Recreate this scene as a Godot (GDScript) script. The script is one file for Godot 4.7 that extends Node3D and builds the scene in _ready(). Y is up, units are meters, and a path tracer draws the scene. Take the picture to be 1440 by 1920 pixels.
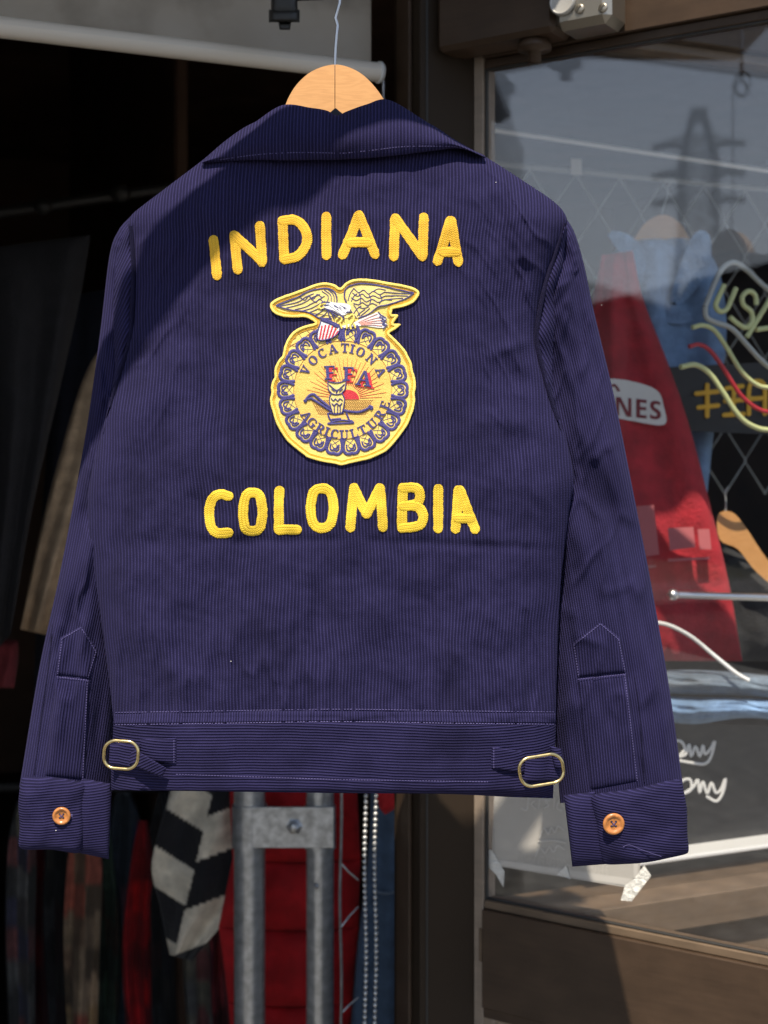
extends Node3D
# A navy corduroy jacket hung in the open doorway of a small clothes shop.
# y is up, metres. The jacket hangs in the plane z = 0, the camera stands in front of it.

const F := 2560.0            # focal length in pixels of the 1440 x 1920 photograph
const CAMZ := 1.22
const EYE := 1.42
const TILE := 0.096          # metres covered by one corduroy tile (32 wales)
const NEAR := 0.05

var M := {}                  # materials by name
var soft := FastNoiseLite.new()
var fine := FastNoiseLite.new()
var rng := RandomNumberGenerator.new()

# the shop front: origin at the foot of the door post, E along the front, N out to the street
var SO := Vector3(0.077, 0.0, -0.59)
var SE := Vector3(cos(deg_to_rad(23.0)), 0, -sin(deg_to_rad(23.0)))
var SN := Vector3(sin(deg_to_rad(23.0)), 0, cos(deg_to_rad(23.0)))
# the glass door, swung open: DD along the door away from its hinge, DN its face
var DO := Vector3(0.113, 0.0, -0.59)
var DD := Vector3(cos(deg_to_rad(33.0)), 0, sin(deg_to_rad(33.0)))
var DN := Vector3(-sin(deg_to_rad(33.0)), 0, cos(deg_to_rad(33.0)))


class Mb:
	var v := PackedVector3Array()
	var t := PackedVector2Array()
	var c := PackedColorArray()
	var k := PackedInt32Array()
	var tint := Color.WHITE
	var tinted := false

	func add(p: Vector3, uv := Vector2.ZERO) -> int:
		v.append(p)
		t.append(uv)
		c.append(tint)
		return v.size() - 1

	func tri(a: int, b: int, d: int) -> void:
		k.append(a)
		k.append(b)
		k.append(d)

	func poly(p: Array, out: Vector3, uvs := []) -> void:
		var n: Vector3 = (p[2] - p[0]).cross(p[1] - p[0])
		var turn := n.dot(out) < 0.0
		var first := v.size()
		for i in p.size():
			add(p[i], uvs[i] if uvs else Vector2(p[i].x, p[i].y))
		for i in range(1, p.size() - 1):
			if turn:
				tri(first, first + i + 1, first + i)
			else:
				tri(first, first + i, first + i + 1)

	func grid(nu: int, nv: int, f: Callable, uvf: Callable, flip := false) -> void:
		var first := v.size()
		for j in nv + 1:
			for i in nu + 1:
				var p: Vector3 = f.call(float(i) / nu, float(j) / nv)
				add(p, uvf.call(float(i) / nu, float(j) / nv, p))
		for j in nv:
			for i in nu:
				var a := first + j * (nu + 1) + i
				var b := a + 1
				var d := a + nu + 1
				if flip:
					tri(a, d + 1, b)
					tri(a, d, d + 1)
				else:
					tri(a, b, d + 1)
					tri(a, d + 1, d)

	func box(at: Vector3, half: Vector3, basis := Basis(), bevel := 0.002) -> void:
		var b := minf(bevel, minf(half.x, minf(half.y, half.z)) * 0.9)
		var corner := func(s: Vector3, axis: int) -> Vector3:
			var q := Vector3(s.x * (half.x - b), s.y * (half.y - b), s.z * (half.z - b))
			q[axis] = s[axis] * half[axis]
			return at + basis * q
		for axis in 3:
			var u := (axis + 1) % 3
			var w := (axis + 2) % 3
			for s in [-1.0, 1.0]:
				var out := Vector3.ZERO
				out[axis] = s
				var pts := []
				var uvs := []
				for q in [[-1, -1], [1, -1], [1, 1], [-1, 1]]:
					var sg := Vector3.ZERO
					sg[axis] = s
					sg[u] = q[0]
					sg[w] = q[1]
					pts.append(corner.call(sg, axis))
					uvs.append(Vector2(q[0] * half[u], q[1] * half[w]))
				poly(pts, basis * out, uvs)
				for s2 in [-1.0, 1.0]:      # the chamfer between this face and the next axis' face
					var pe := []
					var out2 := Vector3.ZERO
					out2[axis] = s
					out2[u] = s2
					for q in [-1.0, 1.0]:
						var sg := Vector3.ZERO
						sg[axis] = s
						sg[u] = s2
						sg[w] = q
						pe.append(corner.call(sg, axis))
					for q in [1.0, -1.0]:
						var sg := Vector3.ZERO
						sg[axis] = s
						sg[u] = s2
						sg[w] = q
						pe.append(corner.call(sg, u))
					poly(pe, basis * out2)
		for x in [-1.0, 1.0]:
			for y in [-1.0, 1.0]:
				for z in [-1.0, 1.0]:
					var sg := Vector3(x, y, z)
					poly([corner.call(sg, 0), corner.call(sg, 1), corner.call(sg, 2)], basis * sg)

	func tube(p: PackedVector3Array, radius: float, sides := 10, closed := false, flat := 1.0, flat_dir := Vector3.ZERO) -> void:
		var n := p.size()
		var first := v.size()
		var along := 0.0
		var side := Vector3.ZERO
		for i in n:
			var before := p[(i - 1 + n) % n] if closed or i > 0 else p[i]
			var after := p[(i + 1) % n] if closed or i < n - 1 else p[i]
			var dir := (after - before).normalized()
			if i == 0:
				side = dir.cross(Vector3.UP if absf(dir.y) < 0.9 else Vector3.RIGHT).normalized()
			side = (side - dir * side.dot(dir)).normalized()
			var up := dir.cross(side)
			if i > 0:
				along += p[i].distance_to(p[i - 1])
			for s in sides + 1:
				var a := TAU * s / sides
				var o := (side * cos(a) + up * sin(a)) * radius
				if flat != 1.0:
					o -= flat_dir * o.dot(flat_dir) * (1.0 - flat)
				add(p[i] + o, Vector2(a / TAU, along))
		var rows := n if closed else n - 1
		for i in rows:
			for s in sides:
				var a := first + i * (sides + 1) + s
				var d := first + ((i + 1) % n) * (sides + 1) + s
				tri(a, a + 1, d + 1)
				tri(a, d + 1, d)
		if not closed:
			for e in [0, n - 1]:
				var dir := (p[1] - p[0]) if e == 0 else (p[n - 2] - p[n - 1])
				var ring := []
				for s in sides:
					ring.append(v[first + e * (sides + 1) + s])
				poly(ring, -dir)

	func lathe(profile: PackedVector2Array, at: Vector3, basis: Basis, segs := 32) -> void:
		# profile holds (radius, height), turned about basis.z
		var first := v.size()
		for q in profile:
			for s in segs + 1:
				var a := TAU * s / segs
				add(at + basis * Vector3(cos(a) * q.x, sin(a) * q.x, q.y), Vector2(float(s) / segs, q.y))
		for j in profile.size() - 1:
			for s in segs:
				var a := first + j * (segs + 1) + s
				var d := a + segs + 1
				tri(a, d, d + 1)
				tri(a, d + 1, a + 1)

	func ball(at: Vector3, r: Vector3, segs := 10) -> void:
		var prof := PackedVector2Array()
		for i in segs + 1:
			var a := PI * i / segs - PI / 2
			prof.append(Vector2(cos(a), sin(a)))
		lathe(prof, at, Basis(Vector3(r.x, 0, 0), Vector3(0, r.y, 0), Vector3(0, 0, r.z)), segs)

	func commit(smooth := true) -> ArrayMesh:
		var n := PackedVector3Array()
		n.resize(v.size())
		for i in range(0, k.size(), 3):
			var f := (v[k[i + 2]] - v[k[i]]).cross(v[k[i + 1]] - v[k[i]])
			n[k[i]] += f
			n[k[i + 1]] += f
			n[k[i + 2]] += f
		for i in n.size():
			n[i] = n[i].normalized() if n[i].length_squared() > 0.0 else Vector3.UP
		var a := []
		a.resize(Mesh.ARRAY_MAX)
		a[Mesh.ARRAY_VERTEX] = v
		a[Mesh.ARRAY_NORMAL] = n
		a[Mesh.ARRAY_TEX_UV] = t
		if tinted:
			a[Mesh.ARRAY_COLOR] = c
		a[Mesh.ARRAY_INDEX] = k
		var m := ArrayMesh.new()
		m.add_surface_from_arrays(Mesh.PRIMITIVE_TRIANGLES, a)
		return m


# ---------------------------------------------------------------- naming

func obj(called: String, mb: Mb, material: Material, parent: Node3D = self) -> MeshInstance3D:
	var o := MeshInstance3D.new()
	o.name = numbered(called, parent)
	o.mesh = mb.commit()
	o.material_override = null
	o.set_surface_override_material(0, material)
	parent.add_child(o, true)
	return o


func numbered(called: String, parent: Node) -> String:
	if not parent.has_node(called):
		return called
	var i := 1
	while parent.has_node("%s_%03d" % [called, i]):
		i += 1
	return "%s_%03d" % [called, i]


func thing(called: String, label: String, category: String, group := "") -> Node3D:
	var o := Node3D.new()
	o.name = numbered(called, self)
	add_child(o)
	tag(o, label, category, group)
	return o


func tag(o: Node, label: String, category: String, group := "", kind := "") -> Node:
	o.set_meta("label", label)
	if category:
		o.set_meta("category", category)
	if group:
		o.set_meta("group", group)
	if kind:
		o.set_meta("kind", kind)
	return o


func struct(called: String, mb: Mb, material: Material, label: String, category: String) -> MeshInstance3D:
	var o := obj(called, mb, material)
	tag(o, label, category, "", "structure")
	return o


# ---------------------------------------------------------------- small maths

func P(px: float, py: float, z := 0.0) -> Vector3:
	return Vector3((px - 720.0) / F * (CAMZ - z), EYE + (857.0 - py) / F * (CAMZ - z), z)


func on_plane(px: float, py: float, o: Vector3, n: Vector3) -> Vector3:
	var eye := Vector3(0, EYE, CAMZ)
	var d := Vector3((px - 720.0) / F, (857.0 - py) / F, -1)
	return eye + d * ((o - eye).dot(n) / d.dot(n))


func shop(e: float, n: float, y: float) -> Vector3:
	return SO + SE * e + SN * n + Vector3.UP * y


func door(d: float, n: float, y: float) -> Vector3:
	return DO + DD * d + DN * n + Vector3.UP * y


func pts(s: String) -> PackedVector2Array:
	var out := PackedVector2Array()
	for w in s.split(" ", false):
		var q := w.split(",")
		out.append(Vector2(float(q[0]), float(q[1])))
	return out


func curve(p: PackedVector2Array, n: int, closed := false) -> PackedVector2Array:
	# Catmull-Rom through p, n samples per span
	var out := PackedVector2Array()
	var m := p.size()
	var spans := m if closed else m - 1
	for i in spans:
		var a := p[(i - 1 + m) % m] if closed or i > 0 else p[0] * 2.0 - p[1]
		var b := p[i]
		var c := p[(i + 1) % m]
		var d := p[(i + 2) % m] if closed or i + 2 < m else p[m - 1] * 2.0 - p[m - 2]
		for k in n:
			out.append(b.cubic_interpolate(c, a, d, float(k) / n))
	if not closed:
		out.append(p[m - 1])
	return out


func tab(p: PackedVector2Array, x: float) -> float:
	# p holds (x, value) with x rising; smooth interpolation
	var m := p.size()
	if x <= p[0].x:
		return p[0].y
	if x >= p[m - 1].x:
		return p[m - 1].y
	var lo := 0
	var hi := m - 1
	while hi - lo > 1:
		var mid := (lo + hi) / 2
		if p[mid].x <= x:
			lo = mid
		else:
			hi = mid
	var h := p[hi].x - p[lo].x
	var t := (x - p[lo].x) / h
	var m0 := (p[hi].y - p[lo].y) / h
	var s0 := m0 if lo == 0 else ((p[hi].y - p[lo - 1].y) / (p[hi].x - p[lo - 1].x))
	var s1 := m0 if hi == m - 1 else ((p[hi + 1].y - p[lo].y) / (p[hi + 1].x - p[lo].x))
	var t2 := t * t
	var t3 := t2 * t
	return (2 * t3 - 3 * t2 + 1) * p[lo].y + (t3 - 2 * t2 + t) * h * s0 + (-2 * t3 + 3 * t2) * p[hi].y + (t3 - t2) * h * s1


func along(p: PackedVector2Array, t: float) -> Vector2:
	# a point at share t of the control points of p, smoothed
	var m := p.size()
	var s := clampf(t, 0, 1) * (m - 1)
	var i := mini(int(s), m - 2)
	var a := p[i - 1] if i > 0 else p[0] * 2.0 - p[1]
	var d := p[i + 2] if i + 2 < m else p[m - 1] * 2.0 - p[m - 2]
	return p[i].cubic_interpolate(p[i + 1], a, d, s - i)


func seg_dist(p: Vector2, a: Vector2, b: Vector2) -> Vector2:
	# (distance to the segment, share along it)
	var d := b - a
	var t := clampf((p - a).dot(d) / d.length_squared(), 0, 1)
	return Vector2(p.distance_to(a + d * t), t)


func rim(a: float, power := 10.0) -> float:
	return sqrt(maxf(0.0, 1.0 - pow(absf(2.0 * a - 1.0), power)))


# ---------------------------------------------------------------- shapes laid on a surface
# map: a callable (px, py, h) -> Vector3, a point h metres in front of the surface under that pixel

func stroke(mb: Mb, p: PackedVector2Array, w: float, map: Callable, h0: float, h1: float, closed := false, wobble := 0.0, taper := 0.0, rows := 1.0) -> void:
	var n := p.size()
	var line := []          # centre, tangent, half width, along
	var s := 0.0
	for i in n:
		var before := p[(i - 1 + n) % n] if closed or i > 0 else p[i]
		var after := p[(i + 1) % n] if closed or i < n - 1 else p[i]
		var dir := (after - before).normalized()
		if i > 0:
			s += p[i].distance_to(p[i - 1])
		var half := w / 2
		if taper > 0.0:
			half *= lerpf(1.0, 1.0 - taper, float(i) / (n - 1))
		if not closed and i == 0:
			for q in [0.98, 0.8, 0.5]:
				line.append([p[0] - dir * half * q, dir, half * sqrt(1 - q * q), -half * q])
		line.append([p[i], dir, half, s])
		if not closed and i == n - 1:
			for q in [0.5, 0.8, 0.98]:
				line.append([p[i] + dir * half * q, dir, half * sqrt(1 - q * q), s + half * q])
	if closed:
		line.append([p[0], line[0][1], line[0][2], s + p[0].distance_to(p[n - 1])])
	var across := [-1.0, -0.90, -0.4, 0.0, 0.4, 0.90, 1.0]
	var dome := [0.0, 0.90, 1.0, 0.98, 1.0, 0.90, 0.0]
	var first := mb.v.size()
	for l in line:
		var c: Vector2 = l[0]
		var nn := Vector2(-l[1].y, l[1].x)
		for q in 7:
			var half: float = l[2]
			if wobble > 0.0 and absf(across[q]) > 0.5:
				half += fine.get_noise_3d(c.x * 5.0, c.y * 5.0, across[q] * 40.0) * wobble
			var at: Vector2 = c + nn * half * across[q]
			mb.add(map.call(at.x, at.y, lerpf(h0, h1, dome[q])), Vector2((across[q] * 0.5 + 0.5) * rows, l[3] / w * rows))
	for i in line.size() - 1:
		for q in 6:
			var a := first + i * 7 + q
			mb.tri(a, a + 8, a + 1)
			mb.tri(a, a + 7, a + 8)


func lines(mb: Mb, s: String, w: float, map: Callable, h0: float, h1: float, smooth := 5, taper := 0.0) -> void:
	# strokes written as "x,y x,y ; x,y ..."
	for one in s.split(";", false):
		var p := pts(one)
		if smooth > 1 and p.size() > 2:
			p = curve(p, smooth)
		elif p.size() == 2:
			p = PackedVector2Array([p[0], p[0].lerp(p[1], 0.33), p[0].lerp(p[1], 0.67), p[1]])
		stroke(mb, p, w, map, h0, h1, false, 0.0, taper)


func fill(mb: Mb, p: PackedVector2Array, map: Callable, h: float, deep: float, most := 30.0) -> void:
	# a flat shape at height h with walls going down by deep
	var k := Geometry2D.triangulate_polygon(p)
	var work := []
	for i in range(0, k.size(), 3):
		work.append([p[k[i]], p[k[i + 1]], p[k[i + 2]]])
	while work.size():
		var t: Array = work.pop_back()
		var e := [t[0].distance_to(t[1]), t[1].distance_to(t[2]), t[2].distance_to(t[0])]
		var i := e.find(e.max())
		if e[i] > most:
			var mid: Vector2 = (t[i] + t[(i + 1) % 3]) / 2
			work.append([t[i], mid, t[(i + 2) % 3]])
			work.append([mid, t[(i + 1) % 3], t[(i + 2) % 3]])
			continue
		var q := []
		var uv := []
		for x in t:
			q.append(map.call(x.x, x.y, h))
			uv.append(x / 40.0)
		mb.poly(q, map.call(t[0].x, t[0].y, 1.0) - q[0], uv)
	var middle := Vector2.ZERO
	for x in p:
		middle += x / p.size()
	for i in p.size():
		var a := p[i]
		var b := p[(i + 1) % p.size()]
		var nn := (map.call(a.x + (b.y - a.y), a.y - (b.x - a.x), h) as Vector3) - (map.call(a.x, a.y, h) as Vector3)
		mb.poly([map.call(a.x, a.y, h), map.call(b.x, b.y, h), map.call(b.x, b.y, h - deep), map.call(a.x, a.y, h - deep)], nn)


func letters(mb: Mb, text: String, face: String, bold: bool, place: Callable, size: float, map: Callable, h0: float, deep: float) -> void:
	# text in a real typeface, centred; place turns (x right, y up) into pixels
	var font := SystemFont.new()
	font.font_names = PackedStringArray([face])
	font.font_weight = 700 if bold else 400
	var tm := TextMesh.new()
	tm.text = text
	tm.font = font
	tm.font_size = 48
	tm.pixel_size = size / 48.0
	tm.depth = 1.0
	tm.curve_step = 1.5
	var a := tm.get_mesh_arrays()
	var vs: PackedVector3Array = a[Mesh.ARRAY_VERTEX]
	var ks: PackedInt32Array = a[Mesh.ARRAY_INDEX]
	var first := mb.v.size()
	for v in vs:
		var q: Vector2 = place.call(v.x, v.y)
		mb.add(map.call(q.x, q.y, h0 + (0.0 if v.z > 0 else -deep)), q / 40.0)
	var flat := {}
	for i in range(0, ks.size(), 3):      # unshared corners keep the edges crisp
		var i0 := mb.add(mb.v[first + ks[i]], mb.t[first + ks[i]])
		mb.add(mb.v[first + ks[i + 1]], mb.t[first + ks[i + 1]])
		mb.add(mb.v[first + ks[i + 2]], mb.t[first + ks[i + 2]])
		mb.tri(i0, i0 + 1, i0 + 2)


func pillow(mb: Mb, f: Callable, zf: Callable, thick: float, nu: int, nv: int, ang := 0.0, power := 10.0, uvf = null) -> void:
	# a soft closed sheet: f(u, v) -> pixel, zf(u, v) -> depth of its middle; wales run along ang
	for s in [1.0, -1.0]:
		var put := func(u: float, v: float) -> Vector3:
			var a := 0.5 - 0.5 * cos(PI * u)
			var b := 0.5 - 0.5 * cos(PI * v)
			var q: Vector2 = f.call(a, b)
			return P(q.x, q.y, zf.call(a, b) + s * thick * rim(a, power) * rim(b, power))
		var uv := func(u: float, v: float, p: Vector3) -> Vector2:
			if uvf != null:
				return uvf.call(0.5 - 0.5 * cos(PI * u), 0.5 - 0.5 * cos(PI * v), p)
			return Vector2(p.x, p.y).rotated(ang) / TILE * (1.22 if ang != 0.0 else 1.0)
		mb.grid(nu, nv, put, uv, s < 0)


func quad(s: String) -> Callable:
	# bilinear patch through four pixels: top left, top right, bottom right, bottom left
	var q := pts(s)
	return func(u: float, v: float) -> Vector2: return q[0].lerp(q[1], u).lerp(q[3].lerp(q[2], u), v)


func between(a: String, b: String) -> Callable:
	# a patch between two curves (u across, v along)
	var p := pts(a)
	var q := pts(b)
	return func(u: float, v: float) -> Vector2: return along(p, v).lerp(along(q, v), u)


# ---------------------------------------------------------------- materials

func lin(r: float, g: float, b: float) -> Color:
	return Color(r, g, b).linear_to_srgb()


func mat(called: String, c: Color, rough: float, metal := 0.0) -> StandardMaterial3D:
	var m := StandardMaterial3D.new()
	m.resource_name = called
	m.albedo_color = c
	m.roughness = rough
	m.metallic = metal
	M[called] = m
	return m


func cloth(called: String, c: Color, weave := 260.0, sheen := 0.35) -> StandardMaterial3D:
	var m := mat(called, c, 0.9)
	m.rim_enabled = true
	m.rim = sheen
	m.rim_tint = 0.6
	m.uv1_triplanar = true
	m.uv1_scale = Vector3.ONE * weave * 0.03
	m.heightmap_enabled = true
	m.heightmap_texture = M.cloth_noise
	m.heightmap_scale = 0.12
	m.albedo_texture = M.cloth_tone
	return m


func noise_tex(freq: float, octaves: int, size: int, ramp: Array, seed_at := 1) -> NoiseTexture2D:
	var n := FastNoiseLite.new()
	n.seed = seed_at
	n.frequency = freq
	n.fractal_octaves = octaves
	var t := NoiseTexture2D.new()
	t.width = size
	t.height = size
	t.seamless = true
	t.noise = n
	if ramp:
		var g := Gradient.new()
		g.offsets = PackedFloat32Array(range(ramp.size()).map(func(i): return float(i) / (ramp.size() - 1)))
		g.colors = PackedColorArray(ramp)
		t.color_ramp = g
	return t


func corduroy() -> void:
	# 32 wales of pile on one tile: a relief of rounded ribs with brushed, broken pile, and its tone (tips worn paler, groove shade and pile sheen painted in)
	var n := 1024
	var hb := PackedByteArray()
	hb.resize(n * n)
	var cb := PackedByteArray()
	cb.resize(n * n * 3)
	var speck := PackedFloat32Array()
	speck.resize(4096)
	for i in 4096:
		speck[i] = rng.randf()
	var lane := PackedFloat32Array()
	for i in 32:
		lane.append(rng.randf())
	var wav := FastNoiseLite.new()
	wav.seed = 5
	wav.frequency = 0.02
	for y in n:
		var ay := TAU * y / n
		var cy := cos(ay) * 60.0
		var sy := sin(ay) * 60.0
		for x in n:
			var w := x >> 5
			var f := ((x & 31) + 0.5) / 16.0 - 1.0
			if (x & 7) == 0:
				pass
			var r := speck[(x * 57 + y * 131 + (x * y) * 7) & 4095]
			var r2 := speck[((x >> 1) * 91 + (y >> 2) * 53 + w * 17) & 4095]
			var ff := absf(f) + (r2 - 0.5) * 0.16
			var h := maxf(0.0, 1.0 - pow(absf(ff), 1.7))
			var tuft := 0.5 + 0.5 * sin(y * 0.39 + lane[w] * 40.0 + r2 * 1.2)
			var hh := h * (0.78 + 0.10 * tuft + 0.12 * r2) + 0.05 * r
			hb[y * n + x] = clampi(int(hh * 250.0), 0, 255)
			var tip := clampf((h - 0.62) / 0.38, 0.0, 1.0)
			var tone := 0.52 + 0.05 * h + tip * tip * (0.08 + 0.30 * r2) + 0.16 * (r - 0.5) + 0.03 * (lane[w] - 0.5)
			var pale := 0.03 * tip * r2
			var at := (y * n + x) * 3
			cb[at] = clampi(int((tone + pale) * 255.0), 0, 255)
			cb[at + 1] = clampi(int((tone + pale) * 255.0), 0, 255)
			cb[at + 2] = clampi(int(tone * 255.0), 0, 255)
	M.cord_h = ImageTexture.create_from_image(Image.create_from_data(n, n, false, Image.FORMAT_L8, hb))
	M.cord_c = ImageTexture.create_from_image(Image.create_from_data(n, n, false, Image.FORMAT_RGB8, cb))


func chain_stitch() -> void:
	# one row of chain stitch: a braid of slanted loops
	var n := 128
	var im := Image.create(n, n, false, Image.FORMAT_L8)
	var tone := Image.create(n, n, false, Image.FORMAT_RGB8)
	for y in n:
		for x in n:
			var u := float(x) / n
			var d := absf(u - 0.5) * 2.0
			var ph := float(y) / n * 2.0 + d * 0.75
			var loop := 0.5 + 0.5 * cos(TAU * ph)
			var body := 1.0 - pow(d, 5.0)
			var h := body * (0.35 + 0.65 * loop) * (0.75 + 0.25 * minf(1.0, d * 4.0)) + rng.randf() * 0.05
			im.set_pixel(x, y, Color(h, h, h))
			var k := 0.78 + 0.18 * loop * body + rng.randf() * 0.04
			tone.set_pixel(x, y, Color(k, k * 0.99, k * 0.97))
	M.chain_h = ImageTexture.create_from_image(im)
	M.chain_c = ImageTexture.create_from_image(tone)


func scratched_paint() -> void:
	# bronze anodised aluminium: mottled, wiped streaks, a few scratches down to bare metal
	var n := 1024
	var im := Image.create(n, n, false, Image.FORMAT_RGB8)
	var a := FastNoiseLite.new()
	a.seed = 11
	a.frequency = 0.006
	a.fractal_octaves = 5
	var b := FastNoiseLite.new()
	b.seed = 12
	b.frequency = 0.04
	for y in n:
		for x in n:
			var k := 0.86 + 0.14 * a.get_noise_2d(x, y * 1.3) + 0.05 * b.get_noise_2d(x * 0.15, y * 1.4) + 0.05 * rng.randf()
			im.set_pixel(x, y, Color(k, k * 0.99, k * 0.97))
	for i in 170:
		var p := Vector2(rng.randf() * n, rng.randf() * n)
		var ang := rng.randf_range(-0.9, 0.6)
		var long := rng.randf_range(6, 60)
		var bright := rng.randf_range(0.05, 0.6) if i % 6 else 2.0
		for s in int(long * 2):
			p += Vector2(cos(ang), sin(ang)) * 0.5
			ang += rng.randf_range(-0.02, 0.02)
			var x := posmod(int(p.x), n)
			var y := posmod(int(p.y), n)
			var c := im.get_pixel(x, y)
			im.set_pixel(x, y, Color(minf(1, c.r + bright * 0.3), minf(1, c.g + bright * 0.3), minf(1, c.b + bright * 0.3)))
	M.paint = ImageTexture.create_from_image(im)


func wood_grain() -> void:
	var w := 512
	var im := Image.create(w, w, false, Image.FORMAT_RGB8)
	var a := FastNoiseLite.new()
	a.seed = 21
	a.frequency = 0.01
	a.fractal_octaves = 4
	for y in w:
		for x in w:
			var ring := 0.5 + 0.5 * sin((y * 0.16 + a.get_noise_2d(x * 0.35, y * 1.2) * 16.0))
			var pore := 0.06 if a.get_noise_2d(x * 0.6, y * 22.0) > 0.32 else 0.0
			var k := 0.93 - 0.035 * ring - pore * 0.5 + rng.randf() * 0.03
			im.set_pixel(x, y, Color(k, k * (0.985 - 0.012 * ring), k * (0.96 - 0.03 * ring)))
	M.grain = ImageTexture.create_from_image(im)


func materials() -> void:
	M.cloth_noise = noise_tex(0.06, 3, 256, [], 3)
	M.cloth_tone = noise_tex(0.012, 4, 256, [Color(0.72, 0.72, 0.72), Color(1, 1, 1)], 4)
	corduroy()
	chain_stitch()
	scratched_paint()
	wood_grain()
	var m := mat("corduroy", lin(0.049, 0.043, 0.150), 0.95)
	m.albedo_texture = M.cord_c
	m.heightmap_enabled = true
	m.heightmap_texture = M.cord_h
	m.heightmap_scale = 0.10
	m.rim_enabled = true
	m.rim = 0.3
	m.rim_tint = 0.9
	m.vertex_color_use_as_albedo = true
	m.metallic_specular = 0.25
	m = mat("seam_thread", lin(0.068, 0.058, 0.165), 0.8)
	m = mat("lining", lin(0.012, 0.012, 0.02), 0.8)
	for q in [["gold_thread", lin(0.97, 0.56, 0.02)], ["gold_thread_lower", lin(0.96, 0.66, 0.03)]]:
		m = mat(q[0], q[1], 0.6)
		m.albedo_texture = M.chain_c
		m.heightmap_enabled = true
		m.heightmap_texture = M.chain_h
		m.heightmap_scale = 0.05
		m.rim_enabled = true
		m.rim = 0.3
		m.rim_tint = 0.8
	for q in [["patch_yellow", lin(0.86, 0.65, 0.17)], ["patch_disc", lin(0.80, 0.54, 0.13)], ["patch_border", lin(0.86, 0.66, 0.14)], ["patch_orange", lin(0.80, 0.44, 0.03)], ["patch_navy", lin(0.058, 0.050, 0.20)], ["patch_red", lin(0.62, 0.035, 0.05)], ["patch_brown", lin(0.36, 0.14, 0.05)], ["patch_white", lin(0.82, 0.82, 0.84)], ["patch_pink", lin(0.80, 0.40, 0.32)], ["patch_pale", lin(0.82, 0.66, 0.22)]]:
		m = mat(q[0], q[1], 0.55)
		m.heightmap_enabled = true
		m.heightmap_texture = M.cloth_noise
		m.heightmap_scale = 0.05
		m.uv1_triplanar = true
		m.uv1_scale = Vector3(120, 30, 60)
		m.rim_enabled = true
		m.rim = 0.2
	m = mat("brass", lin(0.60, 0.47, 0.22), 0.36, 1.0)
	m.roughness_texture = noise_tex(0.05, 4, 256, [Color(0.55, 0.55, 0.55), Color(1, 1, 1)], 31)
	m.uv1_triplanar = true
	m.uv1_scale = Vector3.ONE * 9
	m = mat("button_shell", lin(0.58, 0.22, 0.055), 0.28)
	m.clearcoat_enabled = true
	m.clearcoat = 0.4
	m.albedo_texture = M.cloth_tone
	m.uv1_triplanar = true
	m.uv1_scale = Vector3.ONE * 60
	m = mat("hanger_wood", lin(0.66, 0.345, 0.125), 0.42)
	m.albedo_texture = M.grain
	m.uv1_triplanar = true
	m.uv1_scale = Vector3(5, 9, 9)
	m.clearcoat_enabled = true
	m.clearcoat = 0.25
	m.clearcoat_roughness = 0.35
	mat("steel_wire", lin(0.38, 0.38, 0.39), 0.25, 1.0)
	m = mat("galvanised", lin(0.66, 0.67, 0.67), 0.40, 0.6)
	m.albedo_texture = noise_tex(0.03, 4, 256, [Color(0.7, 0.7, 0.7), Color(1, 1, 1)], 41)
	m.roughness_texture = m.albedo_texture
	m.uv1_triplanar = true
	m.uv1_scale = Vector3.ONE * 6
	mat("black_plastic", lin(0.012, 0.012, 0.012), 0.5)
	for q in [["bronze", Vector3(0.062, 0.040, 0.027)], ["bronze_light", Vector3(0.16, 0.115, 0.08)]]:
		m = mat(q[0], lin(q[1].x, q[1].y, q[1].z), 0.46, 0.0)
		m.metallic_specular = 0.35
		m.albedo_texture = M.paint
		m.uv1_triplanar = true
		m.uv1_scale = Vector3.ONE * 2.3
		m.roughness_texture = M.cloth_tone
		m.heightmap_enabled = true
		m.heightmap_texture = M.cloth_noise
		m.heightmap_scale = 0.006
	mat("post_bronze", lin(0.026, 0.018, 0.012), 0.55).metallic_specular = 0.25
	m = mat("stile_tan_lit", lin(0.27, 0.215, 0.17), 0.45)  # lighter tan: sunlight on the hinge stile is put into the colour
	m.albedo_texture = M.paint
	m.uv1_triplanar = true
	m.uv1_scale = Vector3.ONE * 2.0
	mat("grey_cap", lin(0.42, 0.41, 0.39), 0.4, 0.3)
	mat("dull_metal", lin(0.05, 0.048, 0.046), 0.5, 0.4)
	mat("gasket", lin(0.015, 0.014, 0.013), 0.6)
	m = mat("closer_silver", lin(0.34, 0.31, 0.26), 0.38, 0.9)
	m.roughness_texture = M.cloth_tone
	m = mat("glass", Color(0.10, 0.11, 0.11, 0.012), 0.02)
	m.transparency = BaseMaterial3D.TRANSPARENCY_ALPHA
	m = mat("shutter_paint", lin(0.33, 0.29, 0.24), 0.5)
	m.albedo_texture = noise_tex(0.008, 5, 512, [Color(0.6, 0.57, 0.52), Color(0.95, 0.94, 0.92), Color(1, 1, 1)], 51)
	m.uv1_triplanar = true
	m.uv1_scale = Vector3.ONE * 1.6
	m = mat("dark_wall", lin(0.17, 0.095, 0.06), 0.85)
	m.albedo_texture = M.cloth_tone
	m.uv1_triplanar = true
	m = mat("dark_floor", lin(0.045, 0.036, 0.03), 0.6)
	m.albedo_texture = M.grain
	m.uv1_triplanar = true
	m = mat("render_wall", lin(0.42, 0.40, 0.37), 0.9)
	m.albedo_texture = noise_tex(0.01, 5, 512, [Color(0.7, 0.7, 0.68), Color(1, 1, 1)], 52)
	m.uv1_triplanar = true
	m.uv1_scale = Vector3.ONE * 0.5
	m = mat("pavement", lin(0.26, 0.25, 0.235), 0.9)
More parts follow.
